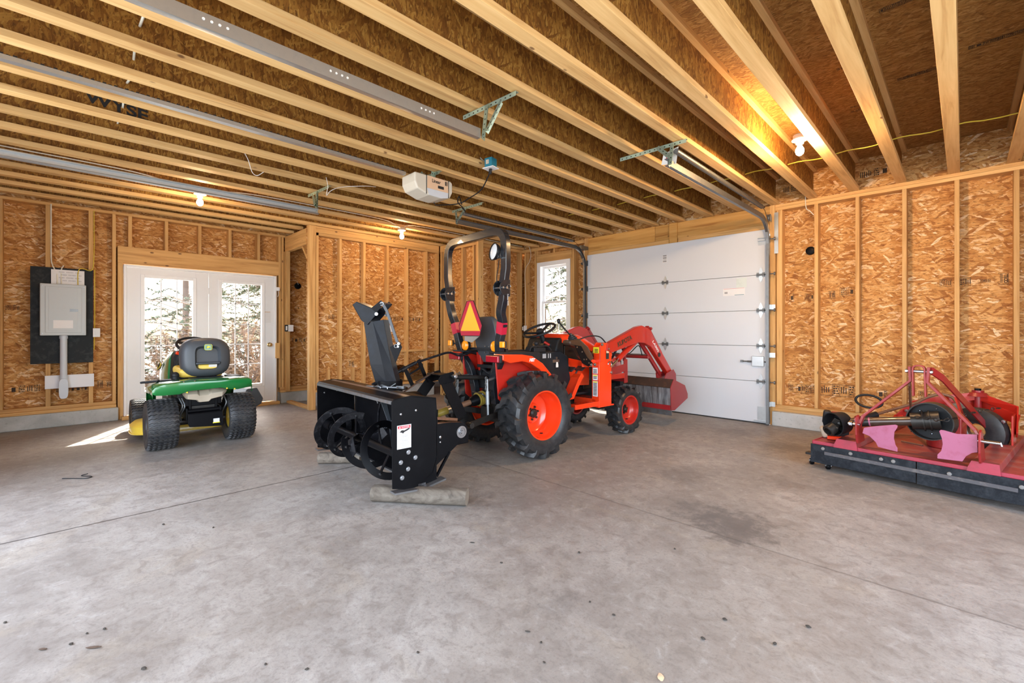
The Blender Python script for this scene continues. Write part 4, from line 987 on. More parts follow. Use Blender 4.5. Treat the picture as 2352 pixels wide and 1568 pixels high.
# ================================================================ rear mounted snow blower
SB = empty('snow_blower', (-3.30, 3.2, 0), math.radians(-3))
tag(SB, 'black tractor-mounted snow blower with spiral auger and upright discharge chute', 'snow blower')
BW_ = M['black_worn']
XR, XL = .688, -.772
def sideplate(x, s, full):
    pts = [(-1.615, .135), (-1.62, .715), (-1.60, .735), (-1.47, .748), (-1.275, .715), (-1.268, .12), (-1.50, .105)]
    m = MB(); m.prism(pts, (x, 0, 0), (0, 1, 0), (0, 0, 1), (-.007*s, 0, 0))
    p = m.build('side_plate', M['black'], SB, bevel=.0015)
    m = MB()
    for (y, z) in ((-1.555, .628), (-1.44, .642)): m.lathe([(.009, 0), (.007, .006), (0, .008)], (x, y, z), (s, 0, 0), 12); m.lathe([(.009, 0), (.007, .006), (0, .008)], (x-.007*s, y, z), (-s, 0, 0), 12)
    for (y, z) in ((-1.497, .362), (-1.444, .316), (-1.555, .302), (-1.50, .247), (-1.545, .196)): m.lathe([(.016, 0), (.016, .004), (.010, .004), (.010, .012), (0, .012)], (x, y, z), (s, 0, 0), 8)
    m.build('side_plate_bolt', M['bolt'], p, smooth=40)
    m = MB(); m.rtube([(x+.012*s, -1.62, .113), (x+.012*s, -1.40, .098), (x+.012*s, -1.22, .128)], .07, .012); m.build('skid_shoe', M['rust'], p)
    return p
pR = sideplate(XR, 1, True); pL = sideplate(XL, -1, True)
lb = MB().box(XR+.0005, XR+.0018, -1.582, -1.476, .393, .553).build('danger_label', M['paper'], pR, label='white danger label with a red heading')
MB().box(XR+.0018, XR+.0024, -1.576, -1.482, .530, .548).build('label_heading', M['label_red'], lb)
text('▲ DANGER', 'heading_text', M['paper'], lb, (XR+.0026, -1.529, .539), (0, 1, 0), (0, 0, 1), .015, width=.08, depth=.0003)
m = MB(); m.prism([(-.038, 0), (-.02, .012), (0, .008), (.022, .017), (.036, .022), (.04, .014), (.02, .004), (0, -.002), (-.01, -.012), (-.024, -.004)], (XR+.002, -1.527, .508), (0, 1, 0), (0, 0, 1), (.0008, 0, 0)); m.build('warning_pictogram', M['ink'], lb)
for k, w in enumerate((.05, .045, .07, .075, .05, .072, .075, .07, .075, .06)): text('mmmmmmmmm', 'small_print', M['ink_grey'], lb, (XR+.0022, -1.524, .484-.0085*k-.004*(k > 1)-.004*(k > 4)), (0, 1, 0), (0, 0, 1), .009, width=w, depth=.0003)
# drive side arm behind the near plate, with its bearing, and the brace below
m = MB(); m.prism([(-1.275, .52), (-1.13, .515), (-1.02, .50), (-.985, .46), (-.985, .40), (-1.03, .375), (-1.14, .30), (-1.275, .215)], (XR-.02, 0, 0), (0, 1, 0), (0, 0, 1), (.008, 0, 0)); arm = m.build('drive_arm', M['black'], SB, bevel=.002)
m = MB(); m.lathe([(.045, 0), (.045, .006), (.032, .006), (.030, .002), (.024, .002), (.022, .010), (.012, .010), (.012, .018), (0, .018)], (XR-.012, -1.045, .432), (1, 0, 0), 28); m.build('bearing', M['bolt'], arm, smooth=35)
m = MB(); m.lathe([(.010, 0), (.010, .008), (0, .010)], (XR-.012, -1.235, .422), (1, 0, 0), 10); m.lathe([(.006, 0), (.006, .008), (0, .01)], (XR-.012, -1.235, .385), (1, 0, 0), 10); m.build('arm_bolt', M['bolt'], arm)
m = MB(); m.rtube([(XR-.016, -1.262, .14), (XR-.016, -1.15, .30)], .02, .014, up=(0, 1, 0)); m.build('arm_brace', M['black'], SB)
m = MB(); m.rtube([(XR-.04, -1.27, .56), (XR-.15, -1.0, .50)], .035, .02); m.rtube([(XR-.04, -1.27, .525), (XR-.10, -1.0, .485)], .06, .006); m.build('chain_guard', M['rust_brown'], SB)
m = MB(); m.box(.30, XR-.03, -1.10, -.96, .33, .45); m.cyl((-.3, -1.045, .432), (XR, -1.045, .432), .02, n=12); m.build('cross_shaft_housing', M['black'], SB, bevel=.01)
# housing: folded sheet with a top hood and a half-round back
m = MB(); prof = [(-1.615, .722), (-1.605, .735), (-1.47, .742), (-1.275, .71), (-1.262, .55), (-1.262, .30), (-1.30, .18), (-1.40, .12)]
inn = [(y+.006 if y < -1.5 else y-.006, z-.006) for y, z in prof]
m.prism(prof+list(reversed([(-1.60, .722), (-1.595, .729), (-1.47, .735), (-1.28, .703), (-1.268, .55), (-1.268, .30), (-1.305, .186), (-1.40, .127)])), (XL, 0, 0), (1, 0, 0) if False else (0, 1, 0), (0, 0, 1), (XR-XL, 0, 0))
hs = m.build('auger_housing', M['black'], SB)
m = MB(); m.prism([(-1.622, .70), (-1.622, .722), (-1.47, .745), (-1.47, .741), (-1.616, .716), (-1.616, .70)], (XL+.01, 0, 0), (0, 1, 0), (0, 0, 1), (XR-XL-.02, 0, 0)); m.build('top_strip', M['rust'], hs)
m = MB(); m.box(XL, XR, -1.42, -1.36, .112, .125); m.build('scraper_edge', M['rust'], hs)
# impeller drum on the back, open to the front
FX = -.005
m = MB(); m.lathe([(.25, 0), (.25, .24), (.0, .24), (.0, .232), (.243, .232), (.243, 0)], (FX, -1.275, .42), (0, 1, 0), 40, closed=True); dr = m.build('fan_drum', M['black'], SB, smooth=35)
m = MB(); m.lathe([(.240, -.002), (.252, -.002), (.252, .006), (.240, .006)], (FX, -1.278, .42), (0, 1, 0), 40, closed=True); m.build('drum_rim', M['black_worn'], dr)
m = MB()
for k in range(4):
    a = 2*PI*k/4+.5; c, s_ = math.cos(a), math.sin(a)
    m.prism([(.03, -.0), (.20, -.02), (.215, .03), (.03, .03)], (FX, -1.30, .42), (c, 0, s_), (0, 1, 0), (-s_*.006, 0, c*.006)); m.prism([(.03, 0), (.20, 0), (.20, .16), (.03, .16)], (FX, -1.26, .42), (c, 0, s_), (0, 1, 0), (-s_*.006, 0, c*.006))
m.cyl((FX, -1.32, .42), (FX, -1.05, .42), .03, n=14); m.build('impeller', M['seat_shell'], SB, bevel=.001)
# auger: shaft plus ribbon flights that wind toward the middle
AY, AZ, AR = -1.53, .335, .197
m = MB(); m.cyl((XL+.01, AY, AZ), (XR-.01, AY, AZ), .030, n=16); m.cyl((XL+.01, AY, AZ), (XL+.14, AY, AZ), .042, n=16); ag = m.build('auger', M['black'], SB, smooth=35)
def ribbon(x0, x1, turns, hand, a0, mat):
    m = MB(); n = int(40*turns); rings = []
    for i in range(n+1):
        t = i/n; a = a0+hand*2*PI*turns*t; x = x0+(x1-x0)*t; c, s_ = math.cos(a), math.sin(a)
        q = []
        for (r, dx) in ((AR-.052, -.003), (AR-.052, .003), (AR, .003), (AR, -.003)): q.append(V(x+dx, AY+r*c, AZ+r*s_))
        rings.append(q)
    m.loft(rings); o = m.build('flighting', mat, ag, smooth=40)
    w = MB(); k = int(turns*3)
    for i in range(k+1):
        t = (i+.15)/(k+.3); a = a0+hand*2*PI*turns*t; x = x0+(x1-x0)*t; c, s_ = math.cos(a), math.sin(a)
        w.rtube([V(x, AY+.025*c, AZ+.025*s_), V(x+.004, AY+(AR-.03)*c, AZ+(AR-.03)*s_)], .006, .028, up=(1, 0, 0))
    w.build('flighting_arm', M['black'], ag)
    b = MB(); 
    for i in range(k+1):
        t = (i+.15)/(k+.3); a = a0+hand*2*PI*turns*t; x = x0+(x1-x0)*t; c, s_ = math.cos(a), math.sin(a)
        p = V(x+.004, AY+(AR-.03)*c, AZ+(AR-.03)*s_); b.cyl(p-V(.01, 0, 0), p+V(.01, 0, 0), .008, n=8)
    b.build('flighting_bolt', M['bolt'], ag)
ribbon(-.72, -.10, 1.9, -1, .60, M['black_worn'])
ribbon(.07, .645, 1.65, 1, 2.88, M['black'])
m = MB()
for a in (0, PI): m.rtube([V(-.10, AY+.03*math.cos(a), AZ+.03*math.sin(a)), V(.08, AY+.13*math.cos(a), AZ+.13*math.sin(a)), V(.14, AY+.15*math.cos(a+.6), AZ+.15*math.sin(a+.6))], .006, .12, up=(1, 0, .3))
m.build('auger_paddle', M['black_worn'], ag)
# discharge chute
DX = V(-.74, -.67, 0).normalized(); DP = V(-.67, .74, 0).normalized()
CB = V(-.085, -1.245, 0)
def cp(u, w, z): return CB+DX*u+DP*w+V(0, 0, z)
m = MB(); m.lathe([(.105, .66), (.105, .775), (.10, .775), (.10, .66)], CB, (0, 0, 1), 32, closed=True); m.lathe([(.105, .70), (.15, .70), (.15, .708), (.105, .708)], CB, (0, 0, 1), 32, closed=True)
cb = m.build('chute_base', M['black'], SB, smooth=35)
m = MB()
def usec(uL, uR, w, z, zR=None):
    zR = z if zR is None else zR
    t = .006
    return [cp(uR, -w, zR), cp(uL*.35+uR*.65, -w, z*.35+zR*.65), cp(uL, -w*.75, z), cp(uL, w*.75, z), cp(uR, w, zR), cp(uR+t, w-t, zR), cp(uL-t, w*.75-t, z), cp(uL-t, -w*.75+t, z), cp(uL*.35+uR*.65, -w+t, z*.35+zR*.65), cp(uR+t, -w+t, zR)]
def box8(a, b):   # tapered body of the chute, walls as a closed loft
    return m.loft([a, b])
m.loft([[cp(.10, -.07, .76), cp(.10, .07, .76), cp(-.0, .085, .76), cp(-.075, .05, .76), cp(-.075, -.05, .76), cp(-.0, -.085, .76)],
        [cp(.142, -.08, .915), cp(.142, .08, .915), cp(.03, .09, .915), cp(-.035, .055, .915), cp(-.035, -.055, .915), cp(.03, -.09, .915)],
        [cp(.202, -.07, 1.262), cp(.202, .07, 1.262), cp(.12, .08, 1.275), cp(.035, .06, 1.29), cp(.035, -.06, 1.29), cp(.12, -.08, 1.275)]])
ch = m.build('discharge_chute', M['black_chute'], SB, bevel=.002)
m = MB()
for w in (-.085, .085): m.prism([(.217, 1.283), (.295, 1.415), (.26, 1.44), (.12, 1.385), (.075, 1.345), (.165, 1.245)], CB+DP*w, DX, (0, 0, 1), DP*.005)
m.loft([[cp(.295, -.085, 1.415), cp(.295, .09, 1.415), cp(.217, .09, 1.283), cp(.217, -.085, 1.283)], [cp(.289, -.085, 1.418), cp(.289, .09, 1.418), cp(.211, .09, 1.286), cp(.211, -.085, 1.286)]])
m.loft([[cp(.26, -.085, 1.44), cp(.26, .09, 1.44), cp(.12, .09, 1.385), cp(.12, -.085, 1.385)], [cp(.262, -.085, 1.434), cp(.262, .09, 1.434), cp(.122, .09, 1.379), cp(.122, -.085, 1.379)]])
df = m.build('chute_deflector', M['black_chute'], SB, bevel=.001)
for w in (-.09, .085): MB().prism([(.13, 1.385), (.045, 1.45), (.015, 1.425), (.085, 1.345)], CB+DP*w, DX, (0, 0, 1), DP*.006).build('deflector_lug', M['black'], df)
m = MB()
for w in (-.10, .10):
    m.lathe([(.014, 0), (.014, .012), (0, .012)], cp(.075, w, 1.335), DP*(1 if w > 0 else -1), 12)
m.cyl(cp(.03, -.1, 1.43), cp(.03, .1, 1.43), .006, n=8); m.tube(arc(cp(.03, -.105, 1.42), .015, 0, 5.5, 10, DX, (0, 0, 1)), .0022, 6)
m.build('deflector_pin', M['bolt'], df)
m = MB(); m.rtube([cp(.03, -.095, 1.43), cp(-.01, -.095, 1.36), cp(-.10, -.095, 1.10)], .022, .012, up=DP); m.build('deflector_rod', M['seat_shell'], SB)
m = MB(); m.prism([(-.035, 1.06), (-.115, 1.105), (-.14, 1.06), (-.085, .93)], CB-DP*.098, DX, (0, 0, 1), DP*.006); rp = m.build('rod_bracket', M['black'], SB)
m = MB(); m.tube(arc(cp(-.09, -.102, 1.07), .014, 0, 6.0, 12, DX, (0, 0, 1)), .0025, 6); m.cyl(cp(-.115, -.11, 1.09), cp(-.115, -.08, 1.09), .012, n=10); m.cyl(cp(-.11, -.11, 1.065), cp(-.11, -.08, 1.065), .009, n=10); m.build('cotter_pin', M['bolt'], rp)
m = MB(); m.tube([cp(.095, -.06, .735), cp(.03, -.10, .745), cp(-.04, -.115, .73), cp(-.09, -.11, .76)], .004, 6); m.cyl(cp(.14, -.05, .725), cp(-.12, -.15, .73), .009, n=8)
for u in (.13, -.13): m.obox(cp(u, -.10, .728), (.07, .03, .022), (0, 0, .6))
m.build('chute_linkage', M['galv_dark'], SB)
m = MB(); m.tube(spline([cp(.03, -.13, .73), cp(.06, -.15, .66), cp(.05, -.14, .60)], 5), .004, 6); m.tube(spline([cp(-.03, -.14, .73), cp(-.05, -.15, .66), cp(-.04, -.14, .60)], 5), .004, 6); m.build('chute_wire', M['galv'], SB)
# hitch mast over the gearbox
m = MB()
for x in (-.13, .09):
    s = 1 if x > 0 else -1
    m.prism([(-.88, .765), (-.845, .81), (-.72, .83), (-.70, .78), (-.71, .74), (-.86, .72)], (x, 0, 0), (0, 1, 0), (0, 0, 1), (.008, 0, 0))
m.box(-.13, .098, -.86, -.72, .80, .808); m.build('hitch_mast', M['black'], SB, bevel=.002)
m = MB(); m.rtube([(.085, -.80, .76), (.14, -.66, .42)], .115, .010, up=(1, 0, .2)); m.rtube([(-.12, -.82, .74), (-.19, -.98, .50)], .10, .010, up=(1, 0, .2)); m.build('mast_leg', M['black'], SB, bevel=.001)
m = MB(); m.cyl((-.16, -.735, .79), (.13, -.735, .79), .014, n=12); m.lathe([(.02, 0), (.02, .04), (.012, .045), (0, .045)], (.12, -.735, .79), (1, 0, 0), 12); m.build('hitch_pin', M['bolt'], SB)
m = MB(); m.rtube([(-.14, -1.26, .65), (-.11, -1.10, .66), (-.10, -.82, .81)], .022, .008); m.rtube([(-.08, -1.0, .74), (-.08, -.82, .815)], .03, .006); m.build('mast_brace', M['rust_dark'], SB)
# lower hitch frame
m = MB(); m.rtube([(-.36, -.76, .36), (-.36, -1.25, .34)], .02, .07); m.rtube([(.36, -.76, .36), (.36, -1.25, .34)], .02, .07); m.rtube([(-.37, -.80, .38), (.37, -.80, .38)], .05, .05); m.box(-.16, .16, -1.10, -.92, .33, .52); m.build('hitch_frame', M['black'], SB, bevel=.006)
# chute crank rod with two stand-offs
R_ = [V(-.235, -1.30, .735), V(-.225, -1.16, .805), V(-.205, -.93, .915)]
m = MB(); m.tube([V(-.245, -1.33, .725), V(-.20, -.93, .905)], .017, 10); m.tube(fillet([V(-.20, -.93, .905), V(-.20, -.60, .985), V(-.20, -.54, .985), V(-.20, -.45, .945), V(-.20, -.28, .985)], .06), .011, 8); m.cyl((-.215, -1.07, .84), (-.212, -1.03, .86), .024, n=12); m.build('chute_crank', M['black_worn'], SB, smooth=40)
m = MB(); m.rtube([(-.205, -1.045, .865), (-.205, -.965, .70)], .008, .035, up=(0, 1, 0)); m.rtube([(-.20, -.905, .93), (-.20, -.83, .765)], .008, .035, up=(0, 1, 0)); m.rtube([(-.20, -1.02, .79), (-.20, -.88, .86)], .006, .018); m.build('crank_support', M['black'], SB)
# drive shaft
m = MB(); p0, p1 = V(0, -.90, .435), V(0, -.28, .55)
dv = (p1-p0)
def pp(t): return p0+dv*t
m.tube([pp(0), pp(.40)], .034, 16); ds = m.build('drive_shaft', M['pto_yellow'], SB, smooth=35)
MB().tube([pp(.28), pp(.40)], .0345, 16).build('shaft_sleeve', M['galv'], ds, smooth=35)
MB().tube([pp(.40), pp(.72)], .026, 16).build('inner_tube', M['rust_brown'], ds, smooth=35)
m = MB(); rs = [.034, .05, .055]; m.tube([pp(.70), pp(.76), pp(.86)], rs, 20); m.build('shaft_bell', M['black'], ds, smooth=35)
m = MB()
for k in range(4): m.lathe([(.052, 0), (.068, .004), (.068, .010), (.052, .014)], pp(.84+.035*k), dv, 24)
m.build('guard_ring', M['pto_yellow'], ds, smooth=40)

# ================================================================ wooden blocks under the blower
def roundlog(name, p0, p1, r, lab):
    a, b = Vector(p0), Vector(p1); m = MB(); o = empty(name, ((a+b)/2)*V(1, 1, 0) if False else (0, 0, 0))
    n = 26; rings = []
    t = (b-a).normalized(); up = V(0, 0, 1); sd = t.cross(up)
    for i in range(9):
        p = a+(b-a)*i/8; q = []
        for k in range(n):
            an = 2*PI*k/n; rr = r*(1+.03*math.sin(3*an+i)+.015*math.sin(7*an)); z = max(-r*.93, rr*math.sin(an)*.95)
            if k in range(2, 8): z = min(z, r*.86)
            q.append(p+sd*rr*math.cos(an)+up*z)
        rings.append(q)
    m.loft(rings, caps=False); bpy.data.objects.remove(o)
    c = MB()
    lg = m.build(name, M['weathered'], None, smooth=40)
    c._face([c.bm.verts.new(v) for v in rings[0]]); c._face([c.bm.verts.new(v) for v in rings[-1]])
    c.build('sawn_end', paint('sawn_end_grain_'+name, (.22, .19, .15), .85, dirt=.5, dscale=30), lg)
    return tag(lg, lab, 'log')
roundlog('wooden_post', (-2.93, 1.535, .056), (-2.40, 1.95, .056), .060, 'short weathered round wooden post lying under the near end of the snow blower')
roundlog('wooden_post', (-4.10, 1.62, .05), (-3.86, 1.90, .05), .053, 'round wooden post end on the floor under the far end of the snow blower')

# ================================================================ lawn tractor
def sup(cx, cz, a, b, n=2.6, k=40):
    out = []
    for i in range(k):
        t = 2*PI*i/k; c, s = math.cos(t), math.sin(t)
        out.append((cx+a*math.copysign(abs(c)**(2/n), c), cz+b*math.copysign(abs(s)**(2/n), s)))
    return out
LM = empty('lawn_tractor', (-5.75, 1.04, 0), PI/2)
tag(LM, 'green and yellow riding lawn tractor with a charcoal seat, in front of the french doors', 'lawn mower')
GN, YE = M['green'], M['yellow']
def turf_wheel(name, c, s, R, W, rr, rows=38):
    cx, cy, cz = c; hw = W/2; Rc = R-.007
    m = MB()
    m.lathe([(rr, -hw*.72), (rr+.01, -hw*.85), ((rr+Rc)/2, -hw), (Rc*.90, -hw*.97), (Rc*.97, -hw*.82), (Rc, -hw*.5), (Rc*1.003, 0), (Rc, hw*.5), (Rc*.97, hw*.82), (Rc*.90, hw*.97), ((rr+Rc)/2, hw), (rr+.01, hw*.85), (rr, hw*.72)], c, (1, 0, 0), 56)
    for k in range(rows):
        th0 = 2*PI*k/rows; rings = []; nz = 12
        for i in range(nz+1):
            t = -1+2*i/nz; x = cx+t*hw*.95; th = th0+(.022 if i % 2 else -.022)
            rb = Rc*(1.0 if abs(t) < .6 else 1.0-.05*((abs(t)-.6)/.4)**2)
            rt = rb+.011; da = .0175
            rings.append([Vector((x, cy+q*math.sin(a), cz+q*math.cos(a))) for q, a in ((rb-.004, th-da*2.6), (rb-.004, th+da*2.6), (rt, th+da*2.1), (rt, th-da*2.1))])
        m.loft(rings)
    ty = m.build(name, M['rubber_turf'], LM, smooth=35)
    r = MB(); o = hw*.74*s
    r.lathe([(rr+.01, o), (rr+.008, o+.006*s), (rr-.01, o-.004*s), (rr-.02, o-.045*s), (rr*.6, o-.06*s), (rr*.35, o-.03*s), (0, o-.03*s)], c, (1, 0, 0), 40)
    r.lathe([(rr+.01, -o), (rr-.01, -o), (rr-.02, -o+.03*s), (rr*.5, -o+.05*s), (0, -o+.05*s)], c, (1, 0, 0), 40)
    r.build('rim', YE, ty, smooth=35)
    h = MB(); h.lathe([(.028, o-.035*s), (.028, o+.005*s), (.018, o+.012*s), (0, o+.012*s)], c, (1, 0, 0), 18); h.build('hub_cap', M['black_matte'], ty, smooth=40)
    return ty
turf_wheel('rear_wheel', (-.355, 0, .25), -1, .252, .255, .115)
turf_wheel('rear_wheel', (.335, 0, .25), 1, .252, .255, .115)
turf_wheel('front_wheel', (-.42, 1.20, .19), -1, .192, .165, .085, 34)
turf_wheel('front_wheel', (.36, 1.20, .19), 1, .192, .165, .085, 34)
# frame, transaxle, axle, hitch plate
m = MB(); m.box(-.17, -.155, -.16, 1.45, .28, .40); m.box(.125, .14, -.16, 1.45, .28, .40); m.box(-.16, .13, 1.25, 1.45, .3, .34); m.build('chassis_frame', M['black'], LM, bevel=.003)
m = MB(); m.cyl((-.24, 0, .25), (.21, 0, .25), .035, n=14); m.box(-.12, .10, -.10, .14, .20, .42); m.cyl((-.01, -.02, .40), (-.01, -.02, .47), .07, n=18); m.build('transaxle', M['grime'], LM, smooth=30, bevel=.01)
m = MB(); m.cyl((-.34, 1.20, .19), (.30, 1.20, .19), .022, n=12); m.box(-.30, .26, 1.17, 1.23, .19, .25); m.build('front_axle', M['black'], LM, bevel=.004)
m = MB(); m.prism([(-.158, .345), (.142, .345), (.155, .21), (.14, .19), (-.145, .215), (-.160, .25)], (0, -.19, 0), (1, 0, 0), (0, 0, 1), (0, .012, 0)); m.box(-.15, .14, -.20, -.14, .345, .352); hp = m.build('hitch_plate', M['black'], LM, bevel=.003)
d = MB().box(.06, .115, -.192, -.1905, .235, .275).build('plate_decal', M['paper'], hp); MB().box(.055, .118, -.193, -.191, .228, .237).build('decal_stripe', M['label_yellow'], d)
m = MB(); m.box(-.14, -.12, -.13, .05, .35, .55); m.box(.09, .11, -.13, .05, .35, .55); m.box(-.17, .15, -.12, .2, .42, .50); m.cyl((-.17, -.13, .37), (.155, -.13, .37), .02, n=10); m.build('rear_bracket', M['black'], LM, bevel=.004)
for x in (-.21, -.19, .18): MB().tube(spline([(x, -.05, .5), (x+.02, -.09, .42), (x-.01, -.06, .33), (x, -.02, .26)], 5), .008, 8).build('brake_rod', M['galv_dark'], LM, smooth=50)
# fender deck: one curved green shell
def fsec(x, rear, zt, drop, fy):
    return None
m = MB(); prof = [(-.455, .62), (-.43, .652), (-.37, .672), (-.25, .682), (-.10, .686), (.10, .682), (.25, .69), (.36, .685), (.392, .665)]
low = [(-.455, .59), (-.43, .575), (-.37, .572), (-.25, .575), (-.17, .60), (.10, .612), (.16, .592), (.25, .580), (.392, .60)]
R0 = []
for y, sx, dz in ((-.315, .96, -.012), (-.33, 1, 0), ):
    pass
back = [[V(x*1.0+0, -.325+.03*abs(x/.4)**3, z) for (x, z) in prof], [V(x, -.335+.03*abs(x/.4)**3, z) for (x, z) in low]]
# top surface strips running forward
rows = []
for (y, e, dz) in ((-.325, 1.0, 0), (-.29, 1.0, .012), (-.1, 1.0, .012), (.15, 1.0, .0), (.28, .98, -.035), (.36, .96, -.12), (.40, .95, -.25)):
    rows.append([V(x*e, y+(.03*abs(x/.4)**3 if y < -.2 else 0), z+dz) for x, z in prof])
mid = [[V(x, -.34+.03*abs(x/.4)**3, z) for x, z in low]]
allr = mid+rows
G_ = [[m.bm.verts.new(p) for p in r] for r in allr]
for i in range(len(G_)-1):
    for j in range(len(G_[0])-1):
        if i >= 5 and 2 <= j <= 5: continue
        m._face([G_[i][j], G_[i][j+1], G_[i+1][j+1], G_[i+1][j]])
for side in (0, -1):   # outer skirts
    e = [g[side] for g in G_]
    low_ = [m.bm.verts.new(v.co+V(0, 0, -.055 if i < 5 else -.01)) for i, v in enumerate(e)]
    for i in range(len(e)-1): m._face([e[i], e[i+1], low_[i+1], low_[i]])
fd = m.build('fender_deck', GN, LM, smooth=50)
so = fd.modifiers.new('solid', 'SOLIDIFY'); so.thickness = .006
m = MB(); m.box(-.23, .20, -.06, .32, .50, .655); m.prism([(-.18, .62), (.18, .62), (.13, .45), (-.14, .45)], (0, .1, 0), (1, 0, 0), (0, 0, 1), (0, .22, 0)); m.build('inner_body', M['black_matte'], LM, bevel=.01)
for x, z in ((-.21, .69), (-.12, .692), (.15, .60), (.22, .588), (-.19, .588)):
    m = MB(); m.lathe([(.009, 0), (.006, .005), (0, .006)], (x, -.345 if z < .65 else -.30, z), (0, -.8, .6), 10); m.build('deck_screw', M['yellow'] if z < .65 else M['bolt'], LM)
m = MB(); rings = []
for (x, zt, zb, yy) in ((-.185, .575, .53, 0), (-.16, .59, .49, 1), (-.08, .595, .475, 1), (-.06, .58, .45, .6), (.02, .58, .45, .6), (.04, .595, .475, 1), (.14, .59, .495, 1), (.185, .58, .54, 0)):
    rings.append([V(x, -.19+.02*(1-yy)+.02, zt), V(x, -.215+.03*(1-yy), (zt+zb)/2+.01), V(x, -.20+.03*(1-yy), zb+.01), V(x, -.10, zb), V(x, .05, zb+.02), V(x, .05, zt)])
m.loft(rings); m.build('fuel_tank', M['tank'], LM, smooth=50, bevel=.006)
# seat
m = MB()
def ring(pts, y, tilt=.10): return [V(x, y+(z-.70)*tilt, z) for x, z in pts]
o0 = sup(.045, .91, .228, .208, 3.0); o1 = sup(.045, .91, .218, .198, 3.0); o2 = sup(.045, .91, .18, .165, 3.0)
rc = sup(.052, .905, .118, .128, 4.5); rc2 = sup(.052, .90, .098, .108, 4.5)
m.loft([ring(o0, .16), ring(o0, .06), ring(o1, .02), ring(o2, -.005), ring(rc, -.012), ring(rc2, .03)])
seat = m.build('seat', M['seat_shell'], LM, smooth=45)
m = MB(); m.box(-.035, .14, .028, .05, .775, .835); m.build('seat_slot', M['yellow_seat'], seat, bevel=.012)
m = MB(); m.box(-.06, .16, -.02, .05, .838, .86); m.build('seat_slot_ledge', M['seat_shell'], seat, bevel=.008)
m = MB(); m.box(.06, .135, .022, .03, .805, .832); m.build('slot_light_strip', M['porcelain'], seat)
m = MB(); m.obox((.005, .28, .755), (.40, .44, .09), (.06, 0, 0)); m.build('seat_cushion', M['yellow_seat'], seat, bevel=.035, segs=4)
m = MB(); m.loft([ring(sup(.02, .91, .17, .165, 3.0), .17), ring(sup(.02, .91, .15, .15, 3.0), .20)]); m.build('seat_back_cushion', M['yellow_seat'], seat, smooth=50)
m = MB(); m.prism(sup(.052, 1.02-.70*0, .037, .033, 5), (0, -.086, 0), (1, 0, 0), (0, .1, 1), (0, -.004, 0)); lg = m.build('badge', GN, seat, label='green badge with a yellow leaping deer')
m = MB(); m.rtube([V(x, .0, z) for x, z in [(a, b) for a, b in sup(.052, 1.02, .034, .030, 5)]], .003, .003, up=(0, 1, 0), closed=True)
m.prism([(-.020, -.004), (-.004, .001), (.006, .0), (.018, .010), (.012, .012), (.004, .008), (-.004, .014), (-.012, .018), (-.008, .010), (-.016, .006)], (.054, -.0005, 1.02), (1, 0, 0), (0, .1, 1), (0, -.003, 0))
m.prism([(-.004, .001), (-.02, -.012), (-.014, -.013), (.006, -.002), (.022, -.008), (.02, -.003), (.006, .003)], (.054, -.0005, 1.02), (1, 0, 0), (0, .1, 1), (0, -.003, 0)); m.build('deer_emblem', M['label_yellow'], lg)
m = MB(); m.box(-.12, .20, .02, .34, .672, .70); m.box(-.04, .14, .05, .3, .70, .72); m.build('seat_base', M['black_matte'], LM, bevel=.006)
# levers and foot rests
for (x, y) in ((-.235, .02),):
    m = MB(); m.cyl((x, y, .66), (x, y, .72), .034, n=18); m.ball((x, y, .735), .036); m.build('fender_knob', M['black_matte'], LM, smooth=50)
m = MB(); m.box(-.37, -.25, -.06, .06, .665, .70); m.rtube([(-.37, .02, .685), (-.47, .10, .675), (-.50, .12, .672)], .05, .022); m.build('height_lever', M['black_matte'], LM, bevel=.008)
m = MB(); m.box(.22, .34, -.1, .12, .692, .706); m.build('cup_holder', M['black_matte'], LM, bevel=.006)
m = MB(); m.box(-.40, -.16, .40, .95, .33, .355); m.box(.12, .36, .40, .95, .33, .355); m.build('foot_rest', M['black_matte'], LM, bevel=.006)
# dash pedestal, steering wheel
m = MB(); rings = []
for (z, y0, y1, w) in ((.36, .52, .80, .20), (.62, .50, .80, .195), (.80, .49, .78, .185), (.90, .47, .76, .18), (.97, .50, .70, .15), (.985, .55, .66, .10)):
    rings.append([V(-w, y1, z), V(-w, y0+.03, z), V(-w+.03, y0, z), V(w-.03, y0, z), V(w, y0+.03, z), V(w, y1, z)])
m.loft(rings); ds_ = m.build('dash_pedestal', M['black_matte'], LM, smooth=45, bevel=.008)
m = MB(); m.obox((-.14, .48, .945), (.055, .03, .035), (.4, .3, 0)); m.build('throttle_knob', M['orange'], ds_, bevel=.01)
m = MB(); m.prism([(-.18, .86), (-.02, .85), (-.03, .82), (-.17, .835)], (0, .462, 0), (1, 0, 0), (0, 0, 1), (0, .02, 0)); m.build('dash_tray', M['dark_hole'], ds_)
C0 = V(-.005, .46, 1.04); nrm = V(0, -.5, .87).normalized(); uu = V(1, 0, 0); vv = nrm.cross(uu)
m = MB(); m.tube([C0+uu*.155*math.cos(2*PI*k/36)+vv*.155*math.sin(2*PI*k/36) for k in range(36)], .014, 10, True)
for a in (-PI/2, PI*.15, PI*.85): m.rtube([C0-nrm*.02+(uu*math.cos(a)+vv*math.sin(a))*.02, C0+(uu*math.cos(a)+vv*math.sin(a))*.15], .035, .014, up=nrm)
m.lathe([(0, .01), (.045, .005), (.04, -.03), (.025, -.10)], C0, nrm, 18); m.build('steering_wheel', M['black_matte'], LM, smooth=40)
